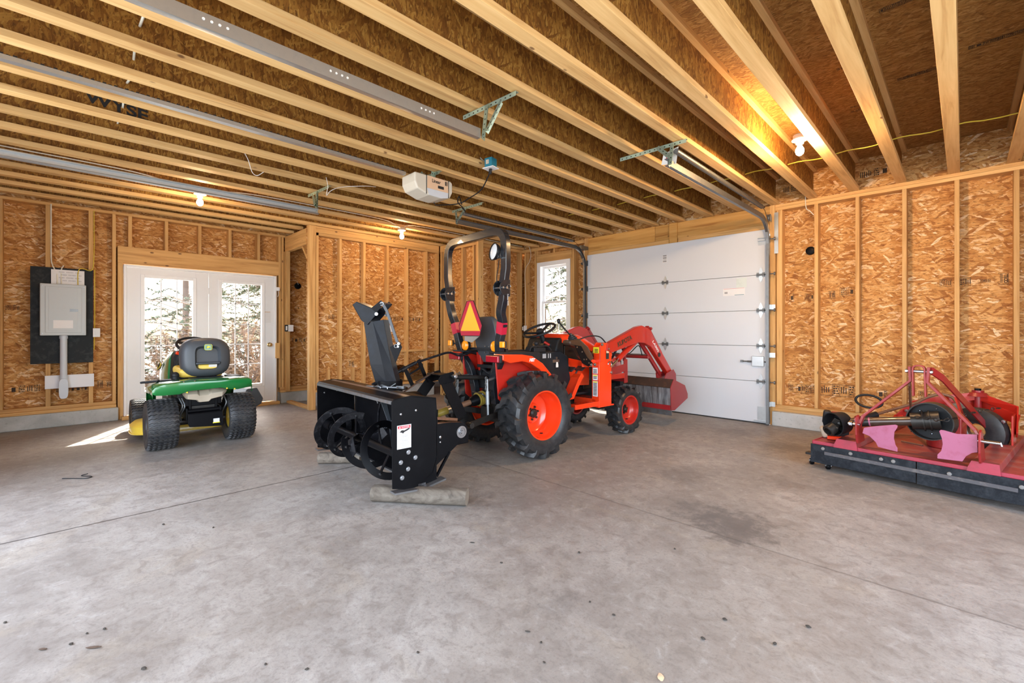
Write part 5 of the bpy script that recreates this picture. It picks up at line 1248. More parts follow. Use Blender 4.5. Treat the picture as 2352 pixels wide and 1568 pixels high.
# hood
def hs(y, zt, zb, w):
    return [V(-w, y, zb), V(-w*1.02, y, zb+(zt-zb)*.45), V(-w*.97, y, zb+(zt-zb)*.75), V(-w*.80, y, zb+(zt-zb)*.93), V(-w*.4, y, zt), V(w*.4, y, zt), V(w*.80, y, zb+(zt-zb)*.93), V(w*.97, y, zb+(zt-zb)*.75), V(w*1.02, y, zb+(zt-zb)*.45), V(w, y, zb)]
m = MB(); m.loft([hs(.70, .985, .50, .205), hs(.80, .975, .48, .215), hs(1.0, .935, .46, .22), hs(1.25, .875, .45, .215), hs(1.42, .80, .46, .20), hs(1.53, .70, .47, .17), hs(1.57, .60, .48, .14)])
hd = m.build('hood', GN, LM, smooth=50)
m = MB(); m.prism([(.98, .80), (1.12, .83), (1.40, .745), (1.36, .70), (1.12, .745)], (-.221, 0, 0), (0, 1, 0), (0, 0, 1), (-.006, 0, 0)); bd = m.build('hood_badge_panel', M['black_matte'], hd)
m = MB(); m.prism([(1.0, .80), (1.12, .82), (1.38, .745), (1.35, .712), (1.12, .757)], (-.2275, 0, 0), (0, 1, 0), (0, 0, 1), (-.003, 0, 0)); m.build('hood_badge', M['label_yellow'], bd)
text('DEERE', 'badge_lettering', M['ink'], bd, (-.2312, 1.21, .772), (0, -.96, .27), (0, .27, .96), .05, width=.19, off=.003)
# mower deck and discharge chute
m = MB(); L_ = sup(0, .68, .545, .30, 3.2, 48); Lc = sup(0, .68, .50, .26, 3.2, 48); Ld = sup(0, .68, .38, .2, 3, 48)
m.loft([[V(x-.0, y, .085) for x, y in L_], [V(x, y, .16) for x, y in L_], [V(x, y, .20) for x, y in Lc], [V(x, y, .215) for x, y in Ld]], caps=False)
b = [m.bm.verts.new(V(x, y, .215)) for x, y in Ld]; m._face(b); dk = m.build('mower_deck', M['yellow'], LM, smooth=45)
m = MB(); m.rtube([V(x*1.005, .68+(y-.68)*1.005, .088) for x, y in L_], .012, .012, closed=True); m.build('deck_rim', M['yellow'], dk)
for x in (-.36, .34): 
    m = MB(); m.cyl((x, .66, .20), (x, .66, .29), .05, n=18); m.cyl((x, .66, .29), (x, .66, .30), .07, n=18); m.build('deck_pulley', M['black_matte'], dk, smooth=40)
m = MB(); m.rtube([(-.33, .42, .17), (.30, .42, .17)], .02, .05); m.build('deck_brace', M['yellow'], dk)
m = MB(); m.loft([[V(.40, .42, .30), V(.40, .95, .30), V(.40, .95, .13), V(.40, .42, .13)], [V(.53, .40, .49), V(.53, .98, .46), V(.53, .98, .20), V(.53, .40, .22)], [V(.63, .38, .50), V(.63, 1.0, .46), V(.63, 1.0, .26), V(.63, .38, .27)], [V(.70, .38, .36), V(.70, 1.0, .32), V(.68, 1.0, .29), V(.68, .38, .30)]]); m.build('discharge_chute', M['seat_shell'], LM, bevel=.01)

# ================================================================ rotary cutter on its casters
RC = empty('rotary_cutter', (-.2, 4.45, 0), math.radians(-8))
tag(RC, 'faded red rotary cutter with A-shaped mast and black rubber skirt by the right wall', 'mower attachment')
RD, PK = M['red'], M['pink']
CX = -.08; XL_, XR_ = -.76, .60
m = MB(); m.prism([(XL_, .10), (XR_, .10), (XR_, 1.25), (.30, 1.60), (-.46, 1.60), (XL_, 1.25)], (0, 0, .222), (1, 0, 0), (0, 1, 0), (0, 0, .008))
dk = m.build('deck', M['deck'], RC)
m = MB(); m.rtube([(XL_, .102, .222), (XR_, .102, .222)], .016, .03); m.rtube([(XL_, .10, .222), (XL_, 1.25, .222)], .012, .03); m.rtube([(XR_, .10, .222), (XR_, 1.25, .222)], .012, .03); m.build('deck_edge', M['pinkish'], dk, bevel=.004)
m = MB(); m.box(XL_-.004, XL_+.004, .12, 1.25, .07, .222); m.box(XR_-.004, XR_+.004, .12, 1.25, .07, .222); m.box(-.46, .30, 1.592, 1.60, .07, .222); m.build('deck_side', RD, dk)
for x in (-.50, .30):      # raised channels running front to back
    m = MB(); m.prism([(x-.095, .23), (x-.075, .285), (x+.06, .285), (x+.065, .23)], (0, .085, 0), (1, 0, 0), (0, 0, 1), (0, 1.45, 0)); ch = m.build('deck_channel', M['deck'], RC, bevel=.004)
    MB().prism([(x-.10, .205), (x-.095, .235), (x-.075, .287), (x+.06, .287), (x+.068, .20)], (0, .078, 0), (1, 0, 0), (0, 0, 1), (0, .006, 0)).build('channel_end', M['pinkish'], ch)
# rubber skirts with their clamp strip
for i, (x0, x1, zl, zr) in enumerate(((XL_-.005, -.068, .055, .052), (-.062, XR_, .048, .05))):
    m = MB(); m.prism([(x0, .212), (x1, .212), (x1, zr), ((x0+x1)/2, zl-.004), (x0, zl)], (0, .078, 0), (1, 0, 0), (0, 0, 1), (0, -.010, 0)); m.build('rubber_skirt', M['skirt'], RC, bevel=.001)
m = MB(); m.rtube([(-.66, .062, .150), (.445, .062, .142)], .014, .028, up=(0, 0, 1)); m.build('clamp_strip', M['worn_strip'], RC, bevel=.004)
for x in (-.672, -.475, -.275, -.20, .115, .46):
    m = MB(); m.lathe([(.014, 0), (.012, .008), (0, .011)], (x, .068, .185 if x < .1 else .168), (0, -1, 0), 12); m.build('skirt_bolt', M['dull_bolt'], RC, smooth=50)
# hitch plates: curved pink guards, round lug plates and pins
def curve_plate(pts, x0, name, mat, y=.03, th=.007):
    m = MB(); m.prism(pts, (0, y, 0), (1, 0, 0), (0, 0, 1), (0, th, 0)); return m.build(name, mat, RC, bevel=.0015)
P1 = [(-.385, .375), (-.375, .42), (-.30, .445), (-.18, .477), (-.165, .472), (-.168, .455), (-.185, .42), (-.188, .37), (-.178, .32), (-.166, .30), (-.167, .272), (-.285, .285), (-.30, .32), (-.34, .36)]
P2 = [(.068, .470), (.075, .482), (.09, .482), (.16, .468), (.26, .482), (.262, .36), (.235, .35), (.205, .32), (.187, .28), (.058, .272), (.058, .30), (.078, .33), (.086, .38), (.082, .42)]
curve_plate(P1, 0, 'pin_guard', PK); curve_plate(P2, 0, 'pin_guard', PK)
for s, x in ((-1, -.425), (1, .268)):
    m = MB(); m.prism([(.02, .30), (.0, .36), (-.005, .44), (.02, .50), (.05, .515), (.09, .49), (.14, .40), (.20, .29), (.20, .285), (.03, .285)], (x, 0, 0), (0, 1, 0), (0, 0, 1), (.012, 0, 0)); lp = m.build('hitch_lug', RD, RC, bevel=.002)
    m = MB(); m.cyl((x-.06, .05, .437), (x+(.10 if s > 0 else .02), .05, .437), .012, n=12); m.lathe([(.022, 0), (.022, .022), (0, .024)], (x-.03, .05, .437), (-1, 0, 0), 6); m.tube([(x+.08, .05, .437), (x+.10, .045, .44), (x+.105, .04, .42)], .007, 6) if s > 0 else None; m.build('hitch_pin', M['chrome'], lp, smooth=35)
# A-frame mast
m = MB()
m.rtube([(-.105, .09, .925), (-.10, .09, .82), (-.395, .09, .505), (-.42, .08, .42)], .018, .05, up=(0, 1, 0)); m.build('mast_arm', RD, RC, bevel=.002)
m = MB(); m.rtube([(.003, .09, .925), (-.005, .09, .815), (.245, .09, .50), (.275, .08, .44)], .018, .05, up=(0, 1, 0)); m.build('mast_arm', RD, RC, bevel=.002)
m = MB(); m.rtube(fillet([(-.082, .075, .705), (-.085, .075, .935), (-.018, .075, .935), (-.012, .075, .705)], .03, 4), .010, .045, up=(0, 1, 0)); m.build('top_link_yoke', RD, RC, bevel=.002)
m = MB(); m.cyl((-.13, .09, .89), (.025, .09, .89), .011, n=12); m.lathe([(.015, 0), (.015, .012), (0, .014)], (-.12, .09, .89), (-1, 0, 0), 6); m.lathe([(.015, 0), (.015, .012), (0, .014)], (.01, .09, .89), (1, 0, 0), 6); m.build('top_link_pin', M['bolt'], RC, smooth=30)
m = MB(); m.rtube([(.015, .10, .90), (.06, .20, .84), (.24, 1.22, .27)], .012, .055, up=(0, .4, .9)); m.build('rear_brace', RD, RC, bevel=.002)
m = MB(); m.rtube([(-.11, .10, .80), (-.30, 1.1, .28)], .012, .055, up=(0, .4, .9)); m.build('rear_brace', M['rust_brown'], RC, bevel=.002)
# gearbox, driveline with shields
m = MB(); m.box(-.12, .10, .62, .84, .30, .50); m.cyl((-.01, .73, .23), (-.01, .73, .32), .12, n=24); m.cyl((-.01, .62, .42), (-.01, .50, .42), .05, n=16); m.build('gearbox', RD, RC, smooth=30, bevel=.012)
m = MB(); sd = V(-.55, -.83, .02).normalized()
c = V(-.015, .30, .500); m.lathe([(.143, .0), (.143, .10), (.136, .10), (.136, .0)], c+V(0, .04, 0), V(-.10, -.995, .0), 40, closed=True); sh = m.build('driveline_shield', M['grime'], RC, smooth=35)
m = MB(); m.lathe([(.136, .03), (.06, .03), (.05, .05), (0, .05)], c+V(0, .03, 0), V(-.10, -.995, 0), 32); m.build('shield_inner', M['black_matte'], sh, smooth=40)
m = MB()
for a in (.4, 1.3, 2.4, 3.6, 4.7): m.ball(c+V(0, .03, 0)+V(-.10, -.995, 0)*.035+V(.995*math.cos(a)*.10, -.10*math.cos(a)*.10, math.sin(a)*.10), .007, n=8, m=6)
m.build('shield_bolt', M['bolt'], sh)
p0, p1 = V(.0, .24, .512), V(-.62, .14, .408)
dv = (p1-p0)
def q_(t): return p0+dv*t
m = MB(); m.tube([q_(-.06), q_(.20)], [.070, .062], 24); m.tube([q_(.02), q_(.035)], .078, 24); m.tube([q_(.08), q_(.095)], .078, 24); m.build('driveline_cone', M['grime'], RC, smooth=35)
m = MB(); m.tube([q_(.18), q_(.86)], .036, 18); pt = m.build('driveline_tube', M['brown_cover'], RC, smooth=40)
m = MB(); m.tube([q_(.60), q_(.755)], .0368, 18); wl = m.build('driveline_label', M['pink'], pt, smooth=40)
m = MB(); m.tube([q_(.615), q_(.72)], .0374, 18); m.build('label_print', M['grime'], pt, smooth=40)
e = q_(.90)+V(-.01, .02, -.005); ax = V(-.42, -.88, -.12).normalized()
m = MB(); m.lathe([(.05, -.05), (.088, -.02), (.098, .09), (.092, .09), (.082, -.01), (.045, -.04)], e, ax, 32, closed=True); bl = m.build('driveline_bell', M['black_matte'], RC, smooth=40)
m = MB(); m.lathe([(0, -.01), (.035, -.01), (.035, .05), (.02, .06), (0, .06)], e, ax, 20); m.obox(e+ax*.06+V(0, 0, .02), (.05, .03, .06), (.3, .4, .5)); m.obox(e+ax*.06+V(.01, -.02, -.03), (.04, .05, .05), (.6, .2, .1)); m.build('universal_joint', M['grime'], bl, smooth=30, bevel=.006)
m = MB(); y0 = e+ax*.075+V(-.01, -.01, -.035); yd = V(-.35, -.75, -.45).normalized(); m.lathe([(.028, -.02), (.046, -.01), (.048, .05), (.040, .056), (.030, .056), (.030, .02), (0, .02)], y0, yd, 28); m.build('splined_yoke', M['grime'], bl, smooth=35)
# safety chain
pts = spline([V(-.10, .14, .535), V(0, .10, .545), (.10, .08, .55), (.22, .35, .60), (.30, .60, .61)], 7)
m = MB()
for i, p in enumerate(pts[::2]):
    a = .011; u = (pts[min(i*2+1, len(pts)-1)]-pts[max(0, i*2-1)]).normalized(); w = V(0, 0, 1) if i % 2 else u.cross(V(0, 0, 1)).normalized()
    m.tube([p+u*.018*math.cos(2*PI*k/10)+w*a*math.sin(2*PI*k/10) for k in range(10)], .0032, 5, True)
m.build('safety_chain', M['grime'], RC)
# tail frame and tail wheel
m = MB(); m.rtube([(-.36, .95, .40), (-.26, 1.0, .53), (-.06, 1.15, .59), (.11, 1.25, .625), (.34, 1.15, .55), (.36, 1.0, .36)], .012, .07); m.rtube([(-.30, 1.1, .47), (.10, 1.3, .55), (.36, 1.12, .47)], .012, .085); m.rtube([(-.36, .96, .42), (-.42, .80, .27)], .07, .012, up=(0, 0, 1)); m.box(.335, .347, .93, 1.12, .26, .52); m.box(.285, .297, .93, 1.12, .26, .46); m.build('tail_frame', ORW, RC, bevel=.003)
m = MB(); m.lathe([(.075, 0), (.055, .03), (.04, .035), (.04, .05), (0, .05)], (.11, 1.25, .625), (0, 0, 1), 24); m.cyl((.11, 1.25, .50), (.11, 1.25, .63), .025, n=14); hb = m.build('tail_pivot', RD, RC, smooth=35)
m = MB(); m.lathe([(.022, .05), (.022, .066), (0, .068)], (.11, 1.25, .625), (0, 0, 1), 6); m.build('pivot_nut', M['black'], hb)
m = MB(); m.lathe([(.08, -.05), (.15, -.055), (.19, -.035), (.195, 0), (.19, .035), (.15, .055), (.08, .05)], (.14, 1.0, .36), (.35, 1, 0), 36, closed=True); tw = m.build('tail_wheel', M['rubber'], RC, smooth=50)
m = MB(); m.lathe([(.082, -.04), (.06, -.02), (.06, .02), (.082, .04)], (.14, 1.0, .36), (.35, 1, 0), 28); m.build('rim', M['galv_dark'], tw, smooth=40)
m = MB(); m.rtube([(.02, .95, .62), (.06, .9, .50), (.14, .93, .36)], .012, .07, up=(0, 1, 0)); m.build('wheel_fork', ORW, RC)
for p in ((.30, .93, .47), (.245, .96, .27), (.20, 1.1, .28), (-.30, .95, .47)): MB().lathe([(.014, 0), (.014, .02), (0, .022)], p, (-.3, -1, 0), 6).build('frame_bolt', M['bolt'], RC)
text('.COM', 'deck_lettering', M['pink'], RC, (.50, .36, .2325), (1, 0, 0), (0, 1, 0), .06, width=.14)
# casters on a low dolly under the deck
for (x, y) in ((-.80, .20), (-.635, .18), (.505, .14), (-.60, 1.3), (.45, 1.3)):
    pass
DL = empty('caster_dolly', (-.2, 4.45, 0), math.radians(-8))
tag(DL, 'low dolly with small chrome casters carrying the red rotary cutter', 'dolly')
m = MB(); m.box(-.84, .56, .16, .23, .088, .108); m.box(-.72, .56, 1.25, 1.32, .10, .125); m.box(-.60, -.54, .23, 1.25, .10, .125); m.box(.35, .41, .23, 1.25, .10, .125); m.build('dolly_frame', M['grime'], DL, bevel=.003)
for (x, y) in ((-.80, .19), (-.655, .13), (.505, .10), (-.60, 1.28), (.45, 1.28)):
    m = MB(); m.lathe([(.006, -.014), (.024, -.014), (.0275, -.009), (.0275, .009), (.024, .014), (.006, .014)], (x, y, .0275), (.8, .6, 0), 22, closed=True); cw = m.build('caster_wheel', M['black'], DL, smooth=40)
    m = MB(); m.rtube([V(x, y, .028)+V(.8, .6, 0)*.019, V(x+.01, y+.01, .062)+V(.8, .6, 0)*.018], .022, .003, up=(.8, .6, 0)); m.rtube([V(x, y, .028)-V(.8, .6, 0)*.019, V(x+.01, y+.01, .062)-V(.8, .6, 0)*.018], .022, .003, up=(.8, .6, 0)); m.cyl((x+.01, y+.01, .06), (x+.01, y+.01, .09), .012, n=12); m.box(x-.02, x+.04, y-.02, y+.04, .085, .089); m.build('caster_fork', M['chrome'], cw)

# ================================================================ string trimmer lying on the deck
ST = empty('string_trimmer', (-.2, 4.45, 0), math.radians(-8))
tag(ST, 'string trimmer with an orange and black engine and loop handle, lying on the cutter deck', 'string trimmer')
m = MB(); m.obox((-.66, .36, .345), (.16, .16, .17), (.1, .1, .5)); m.obox((-.73, .33, .42), (.06, .10, .12), (0, .1, .3)); eng = m.build('engine_cover', M['black_matte'], ST, bevel=.02, segs=3)
m = MB(); m.obox((-.64, .30, .252), (.15, .10, .028), (0, 0, .35)); m.build('engine_base', M['orange'], eng, bevel=.008)
m = MB(); m.obox((-.745, .33, .285), (.06, .08, .10), (0, -.3, .4)); m.build('fuel_tank', M['tank'], eng, bevel=.02, segs=3)
m = MB(); m.obox((-.67, .37, .455), (.07, .06, .03), (0, 0, .4)); m.build('starter_cap', RD, eng, bevel=.01)
m = MB(); m.tube([(-.62, .42, .36), (-.40, .72, .475), (-.24, .95, .55)], .013, 10); m.tube(spline([(-.24, .95, .55), (-.18, 1.04, .60), (-.10, 1.10, .63), (-.02, 1.10, .60), (.02, 1.05, .52)], 6), .013, 10); m.build('shaft_tube', M['rust_brown'], ST, smooth=40)
m = MB(); m.tube([(-.54, .53, .40), (-.45, .65, .447)], .027, 14); m.build('trigger_grip', M['black_matte'], ST, smooth=40)
m = MB(); m.tube([(-.555, .50, .41), (-.55, .51, .405)], .032, 14); m.build('grip_collar', RD, ST)
hc = V(-.52, .70, .552)
m = MB(); m.tube([hc+V(.095*math.cos(a)+.02*math.sin(a), .03*math.sin(a), .050*math.sin(a)-.02*math.cos(a)) for a in [2*PI*k/26 for k in range(26)]], .0105, 10, True); m.build('loop_handle', M['black_matte'], ST, smooth=40)
m = MB(); m.prism([(-.06, 0), (.06, 0), (.09, .06), (.03, .12), (-.02, .10)], (.0, 1.02, .46), (1, 0, 0), (0, .2, 1), (0, .01, 0)); m.build('line_guard', M['weathered'], ST, bevel=.003)
MB().cyl((-.27, .62, .245), (-.12, .55, .250), .008, n=10).build('loose_rod', M['bolt'], None)
lr = bpy.data.objects['loose_rod']; lr.name = 'steel_rod'; lr.location = (-.2, 4.45, 0); lr.rotation_euler = (0, 0, math.radians(-8)); tag(lr, 'short bright steel rod lying on the red cutter deck behind the drive shaft', 'rod')

# ================================================================ garage door tracks, hangers, springs
def perforated(m, p0, p1, up, w=.032):
    """angle iron: two flanges"""
    a, b = Vector(p0), Vector(p1); t = (b-a).normalized(); u = Vector(up); u = (u-t*u.dot(t)).normalized(); s = t.cross(u)
    for d1, d2 in ((u, s), (s, u)):
        m.prism([(0, 0), ((b-a).length, 0), ((b-a).length, w), (0, w)], a, t, d1, d2*.0025)
def holes(p0, p1, up, w=.032, step=.045):
    m = MB(); a, b = Vector(p0), Vector(p1); t = (b-a).normalized(); u = Vector(up); u = (u-t*u.dot(t)).normalized(); s = t.cross(u)
    n = int((b-a).length/step)
    for i in range(n):
        c = a+t*(step*(i+.5))
        for d1, d2 in ((u, s), (s, u)):
            m.prism([(-.006, -.004), (.006, -.004), (.006, .004), (-.006, .004)], c+d1*w*.55-d2*.0006, t, d1, d2*.0037)
    return m
def angle_bar(p0, p1, up, par, name='perforated_angle'):
    m = MB(); perforated(m, p0, p1, up); o = m.build(name, M['angle'], par)
    holes(p0, p1, up).build('angle_holes', M['dark_hole'], o); return o
def track(name, x, y0, y1, z, label, inward, parent_struct=None, curve=False):
    """horizontal C-channel; inward = +1/-1 opening side"""
    t = empty(name, (x, (y0+y1)/2, z))
    tag(t, label, 'door track', 'overhead garage door tracks' if False else None)
    s = inward
    m = MB()
    pts = [V(0, y0-(y0+y1)/2, 0), V(0, y1-(y0+y1)/2, 0)]
    sec = [(0, -.032), (0, .032), (s*.030, .032), (s*.034, .026), (s*.034, .020), (s*.030, .029), (s*.0025, .029), (s*.0025, -.029), (s*.034, -.029), (s*.044, -.022), (s*.046, -.026), (s*.034, -.032)]
    m.loft([[pts[0]+V(a, 0, b) for a, b in sec], [pts[1]+V(a, 0, b) for a, b in sec]])
    ch = m.build('track_channel', M['galv'], t, smooth=30)
    b = MB(); n = int((y1-y0)/.55)
    for i in range(n):
        for k in range(4): b.cyl((-.0008*s, y0-(y0+y1)/2+.2+i*.55+k*.03, .004), (-.0022*s, y0-(y0+y1)/2+.2+i*.55+k*.03, .004), .006, n=8)
    b.build('track_slot', M['porcelain'], t)
    return t
def xf(o, p): return Vector(p)-o.location
tS1 = track('door_track', -2.305, -.88, 1.99, 2.53, 'long galvanised door track overhead, the nearer one ending at the green bracket', -1)
a1 = angle_bar(xf(tS1, (-2.62, 2.09, 2.79)), xf(tS1, (-2.10, 2.12, 2.79)), (0, 0, -1), tS1, 'hanger_bar')
angle_bar(xf(tS1, (-2.31, 2.0, 2.50)), xf(tS1, (-2.37, 2.085, 2.77)), (1, 0, 0), tS1, 'hanger_strut'); angle_bar(xf(tS1, (-2.295, 2.02, 2.55)), xf(tS1, (-2.235, 2.10, 2.765)), (1, 0, 0), tS1, 'hanger_strut')
tS2 = track('door_track', -5.00, -.88, 1.96, 2.50, 'galvanised door track overhead on the left, beyond the opener rail', 1)
angle_bar(xf(tS2, (-5.41, 2.01, 2.79)), xf(tS2, (-4.90, 2.04, 2.79)), (0, 0, -1), tS2, 'hanger_bar')
angle_bar(xf(tS2, (-5.01, 1.935, 2.49)), xf(tS2, (-5.19, 2.01, 2.765)), (1, 0, 0), tS2, 'hanger_strut'); angle_bar(xf(tS2, (-5.03, 1.93, 2.57)), xf(tS2, (-5.32, 2.02, 2.765)), (1, 0, 0), tS2, 'hanger_strut')
def north_track(x, s, label, hx0, hx1, sx):
    t = empty('door_track', (x, 4.9, 2.60)); tag(t, label, 'door track')
    L = t.location
    m = MB(); path = [V(0, 3.545-4.9, 0), V(0, 6.0-4.9, 0)]+[V(0, 6.0-4.9+.30*math.sin(a), -.30+.30*math.cos(a)) for a in [PI/2*k/8 for k in range(1, 9)]]+[V(0, 6.30-4.9, 0-2.58)]
    for (dx, w, h) in ((0, .003, .055), (s*.016, .032, .003)):
        if h > .01: m.rtube([p+V(dx, 0, 0) for p in path], w, h, up=(1, 0, 0)) if False else m.rtube([p+V(dx, 0, 0) for p in path], h, w, up=(1, 0, 0))
        else:
            m.rtube([p+V(dx, .027, 0) if i > 6 else p+V(dx, 0, .027) for i, p in enumerate(path)], h, w, up=(1, 0, 0)); m.rtube([p+V(dx, -.027, 0) if i > 6 else p+V(dx, 0, -.027) for i, p in enumerate(path)], h, w, up=(1, 0, 0))
    m.build('track_channel', M['galv_dark'], t)
    sp = MB(); n = 60; a, b = V(sx, 3.60, 2.69)-L, V(sx-.06*s*0, 5.86, 2.665)-L
    sp.tube([a, b], .021, 16); so = sp.build('extension_spring', M['galv_dark'], t, smooth=60)
    c = MB()
    for i in range(n): c.lathe([(.0215, 0), (.024, .006), (.0215, .012)], a+(b-a)*i/n, b-a, 14)
    c.build('spring_coil', M['galv_dark'], so, smooth=60)
    w = MB(); w.tube([b, b+V(0, .10, -.02), V(x, 6.26, 2.56)-L], .003, 6); w.cyl(b+V(-.02, .02, 0), b+V(.02, .02, 0), .014, n=12); w.build('lift_cable', M['grime'], t)
    pl = MB(); pl.lathe([(0, -.01), (.045, -.01), (.038, 0), (.045, .01), (0, .01)], V(x-.01*s, 6.28, 2.62)-L, (1, 0, 0), 24); pl.box(-.012*s-.01, .012*s+.01, 1.30, 1.50, -.01, .05); pl.build('pulley', M['galv_dark'], t, smooth=35)
    pb = MB(); pb.box(*sorted((.03*s*-1, .075*s*-1)), 1.495, 1.5, -.42, .10); pb.build('flag_bracket', M['galv'], t)
    for z in (1.50, .89, .27):
        q = MB(); q.box(*sorted((-.005*s, -.055*s)), 1.44, 1.445, z-2.60-.03, z-2.60+.03); q.box(*sorted((0, -.012*s)), 1.40, 1.44, z-2.60-.03, z-2.60+.03); q.build('track_bracket', M['galv'], t)
    angle_bar(V(hx0, 3.63, 2.79)-L, V(hx1, 3.65, 2.79)-L, (0, 0, -1), t, 'hanger_bar')
    angle_bar(V(x, 3.55, 2.57)-L, V(x-(.01 if s < 0 else .10), 3.61, 2.765)-L, (1, 0, 0), t, 'hanger_strut'); angle_bar(V(x-.0, 3.57, 2.63)-L, V(x-(.14 if s < 0 else -.09), 3.61, 2.765)-L, (1, 0, 0), t, 'hanger_strut')
    return t
tN1 = north_track(-1.735, -1, 'curved steel track and spring on the right of the white garage door', -2.24, -1.625, -1.69)
m = MB(); m.prism([(0, 0), (.13, .03), (.11, -.11), (-.02, -.09)], V(-1.83, 3.66, 2.72)-tN1.location, (1, .05, 0), (0, 0, 1), (0, .001, 0)); tg = m.build('paper_tag', M['paper'], tN1)
MB().box(-.07, -.03, -1.243, -1.2425, .07, .085).build('tag_mark', M['label_red'], tg)
tN2 = north_track(-4.595, 1, 'curved steel track and spring on the left of the white garage door', -4.78, -4.20, -4.50)
# ================================================================ door opener and its rail
OP = empty('garage_door_opener', (-3.735, 2.535, 2.60)); tag(OP, 'cream garage door opener motor box hanging from the joists', 'garage door opener')
m = MB(); m.prism([(-.22, .09), (-.22, .0), (-.19, -.06), (-.06, -.10), (.08, -.105), (.19, -.08), (.22, -.02), (.22, .07), (.20, .09)], (-.115, 0, 0), (0, 1, 0), (0, 0, 1), (.23, 0, 0)); bx = m.build('motor_housing', M['cream'], OP, bevel=.015, segs=3)
m = MB(); m.prism([(-.08, .085), (-.085, -.035), (.165, -.035), (.16, .08)], (.1155, 0, 0), (0, 1, 0), (0, 0, 1), (.002, 0, 0)); sd = m.build('side_label', M['sheet_tan'], bx)
m = MB(); m.prism([(-.09, -.037), (.165, -.037), (.16, -.085), (.08, -.104), (-.06, -.099)], (.114, 0, 0), (0, 1, 0), (0, 0, 1), (.003, 0, 0)); m.build('light_lens', M['conduit'], bx)
MB().box(.114, .118, -.094, -.088, -.095, .088).build('housing_seam', M['ink'], bx); MB().box(.114, .118, .165, .171, -.085, .085).build('housing_seam', M['ink'], bx)
text('Linear', 'opener_lettering', M['ink'], sd, (.1182, .02, .045), (0, 1, 0), (0, 0, 1), .045, width=.10, off=.001)
MB().box(.1176, .1186, .04, .11, -.015, .012).build('label_block', M['ink'], sd); MB().box(.1176, .1186, .125, .138, .03, .07).build('label_block', M['ink'], sd); MB().box(.1176, .1186, .143, .152, .03, .07).build('label_block', M['ink'], sd)
angle_bar((-.40, .07, .19), (.06, .10, .19), (0, 0, -1), OP, 'hanger_bar'); angle_bar((-.02, .08, .10), (-.02, .09, .19), (0, -1, 0), OP, 'hanger_strut'); angle_bar((-.12, -.05, .10), (-.14, .05, .19), (0, -1, 0), OP, 'hanger_strut')
RL = empty('opener_rail', (-3.67, .7, 2.665)); tag(RL, 'long opener rail with a black chain running to the motor box', 'rail')
m = MB(); m.prism([(-.022, -.014), (.022, -.014), (.022, .012), (.012, .012), (.012, -.004), (-.012, -.004), (-.012, .012), (-.022, .012)], (.03, -1.6, 0), (1, 0, 0), (0, 0, 1), (-.05, 3.15, 0)); m.build('rail_bar', M['galv'], RL)
m = MB(); n = 120
for i in range(n):
    y = -1.55+3.1*i/n; m.box(.03-.018-.05*i/n*1, .03+.002-.05*i/n, y, y+.016, .014, .028 if i % 2 else .024)
m.tube([(.018, -1.6, .02), (-.035, 1.55, .02)], .006, 6); m.build('chain', M['ink'], RL)
# junction box and cord
JB = empty('ceiling_outlet', (-3.20, 2.89, 2.79)); tag(JB, 'blue junction box with a white outlet plate hanging under the joists', 'outlet')
MB().obox((0, 0, .01), (.085, .085, .09), (0, 0, .2)).build('junction_box', M['teal'], JB, bevel=.004); MB().obox((0, -.04, .015), (.035, .01, .04), (0, 0, .2)).build('box_clamp', M['tank'], JB)
MB().obox((0, 0, -.038), (.125, .10, .008), (0, 0, .2)).build('outlet_plate', M['paper'], JB, bevel=.002)
m = MB(); m.tube(spline([V(-.05, .02, .03), V(-.10, .0, .06), V(-.14, -.04, .11), V(-.20, -.06, .16)], 5), .006, 6); m.build('box_cable', M['cable'], JB)
cd = MB(); cd.tube(spline([V(-3.20, 2.89, 2.75), V(-3.24, 2.90, 2.70), V(-3.45, 2.98, 2.62), V(-3.72, 3.02, 2.59), V(-3.80, 3.03, 2.58), V(-3.85, 2.95, 2.55), V(-3.88, 2.80, 2.52), V(-3.80, 2.68, 2.48), V(-3.72, 2.60, 2.47)], 7), .006, 8)
cd.tube(spline([V(-3.82, 3.03, 2.56), V(-3.88, 3.04, 2.66), V(-3.90, 3.04, 2.60), V(-3.80, 3.03, 2.52), V(-3.76, 3.03, 2.47), V(-3.81, 3.03, 2.52)], 6), .006, 8); cd.cyl((-3.20, 2.89, 2.755), (-3.21, 2.89, 2.70), .016, n=10)
tag(cd.build('power_cord', M['black_matte'], None, smooth=60), 'black power cord tied in a bundle between the opener and the blue box', 'cord')
# ================================================================ bare bulbs
def bulb(x, y, zb, label, energy, drop=0):
    t = empty('ceiling_light', (x, y, zb)); tag(t, label, 'light bulb', 'bare bulbs on the ceiling' if False else None)
    if drop: MB().cyl((0, 0, 0), (0, 0, -.035), .05, n=20).build('mounting_box', M['tank'], t)
    else: MB().box(-.045, .045, -.045, .045, -.03, 0).build('mounting_box', M['tank'], t)
    m = MB(); m.lathe([(0, -.03), (.055, -.03), (.060, -.042), (.032, -.052), (.028, -.075), (0, -.075)], (0, 0, 0), (0, 0, 1), 24); m.build('lampholder', M['porcelain'], t, smooth=45)
    m = MB(); m.lathe([(.014, -.075), (.016, -.09), (.030, -.118), (.033, -.138), (.026, -.16), (.012, -.171), (0, -.173)], (0, 0, 0), (0, 0, 1), 24); b = m.build('glass_bulb', M['bulb'], t, smooth=80)
    b.visible_shadow = True
    lamp('bulb_light', 'POINT', (x, y, zb-.135), energy, (1.0, .62, .30), shadow_soft_size=.045)
    return t
bulb(-6.17, 1.09, 2.80, 'lit bare bulb on the ceiling above the french doors', BULB[0])
bulb(-6.17, 3.71, 2.80, 'lit bare bulb on the ceiling in front of the stair wall', BULB[1])
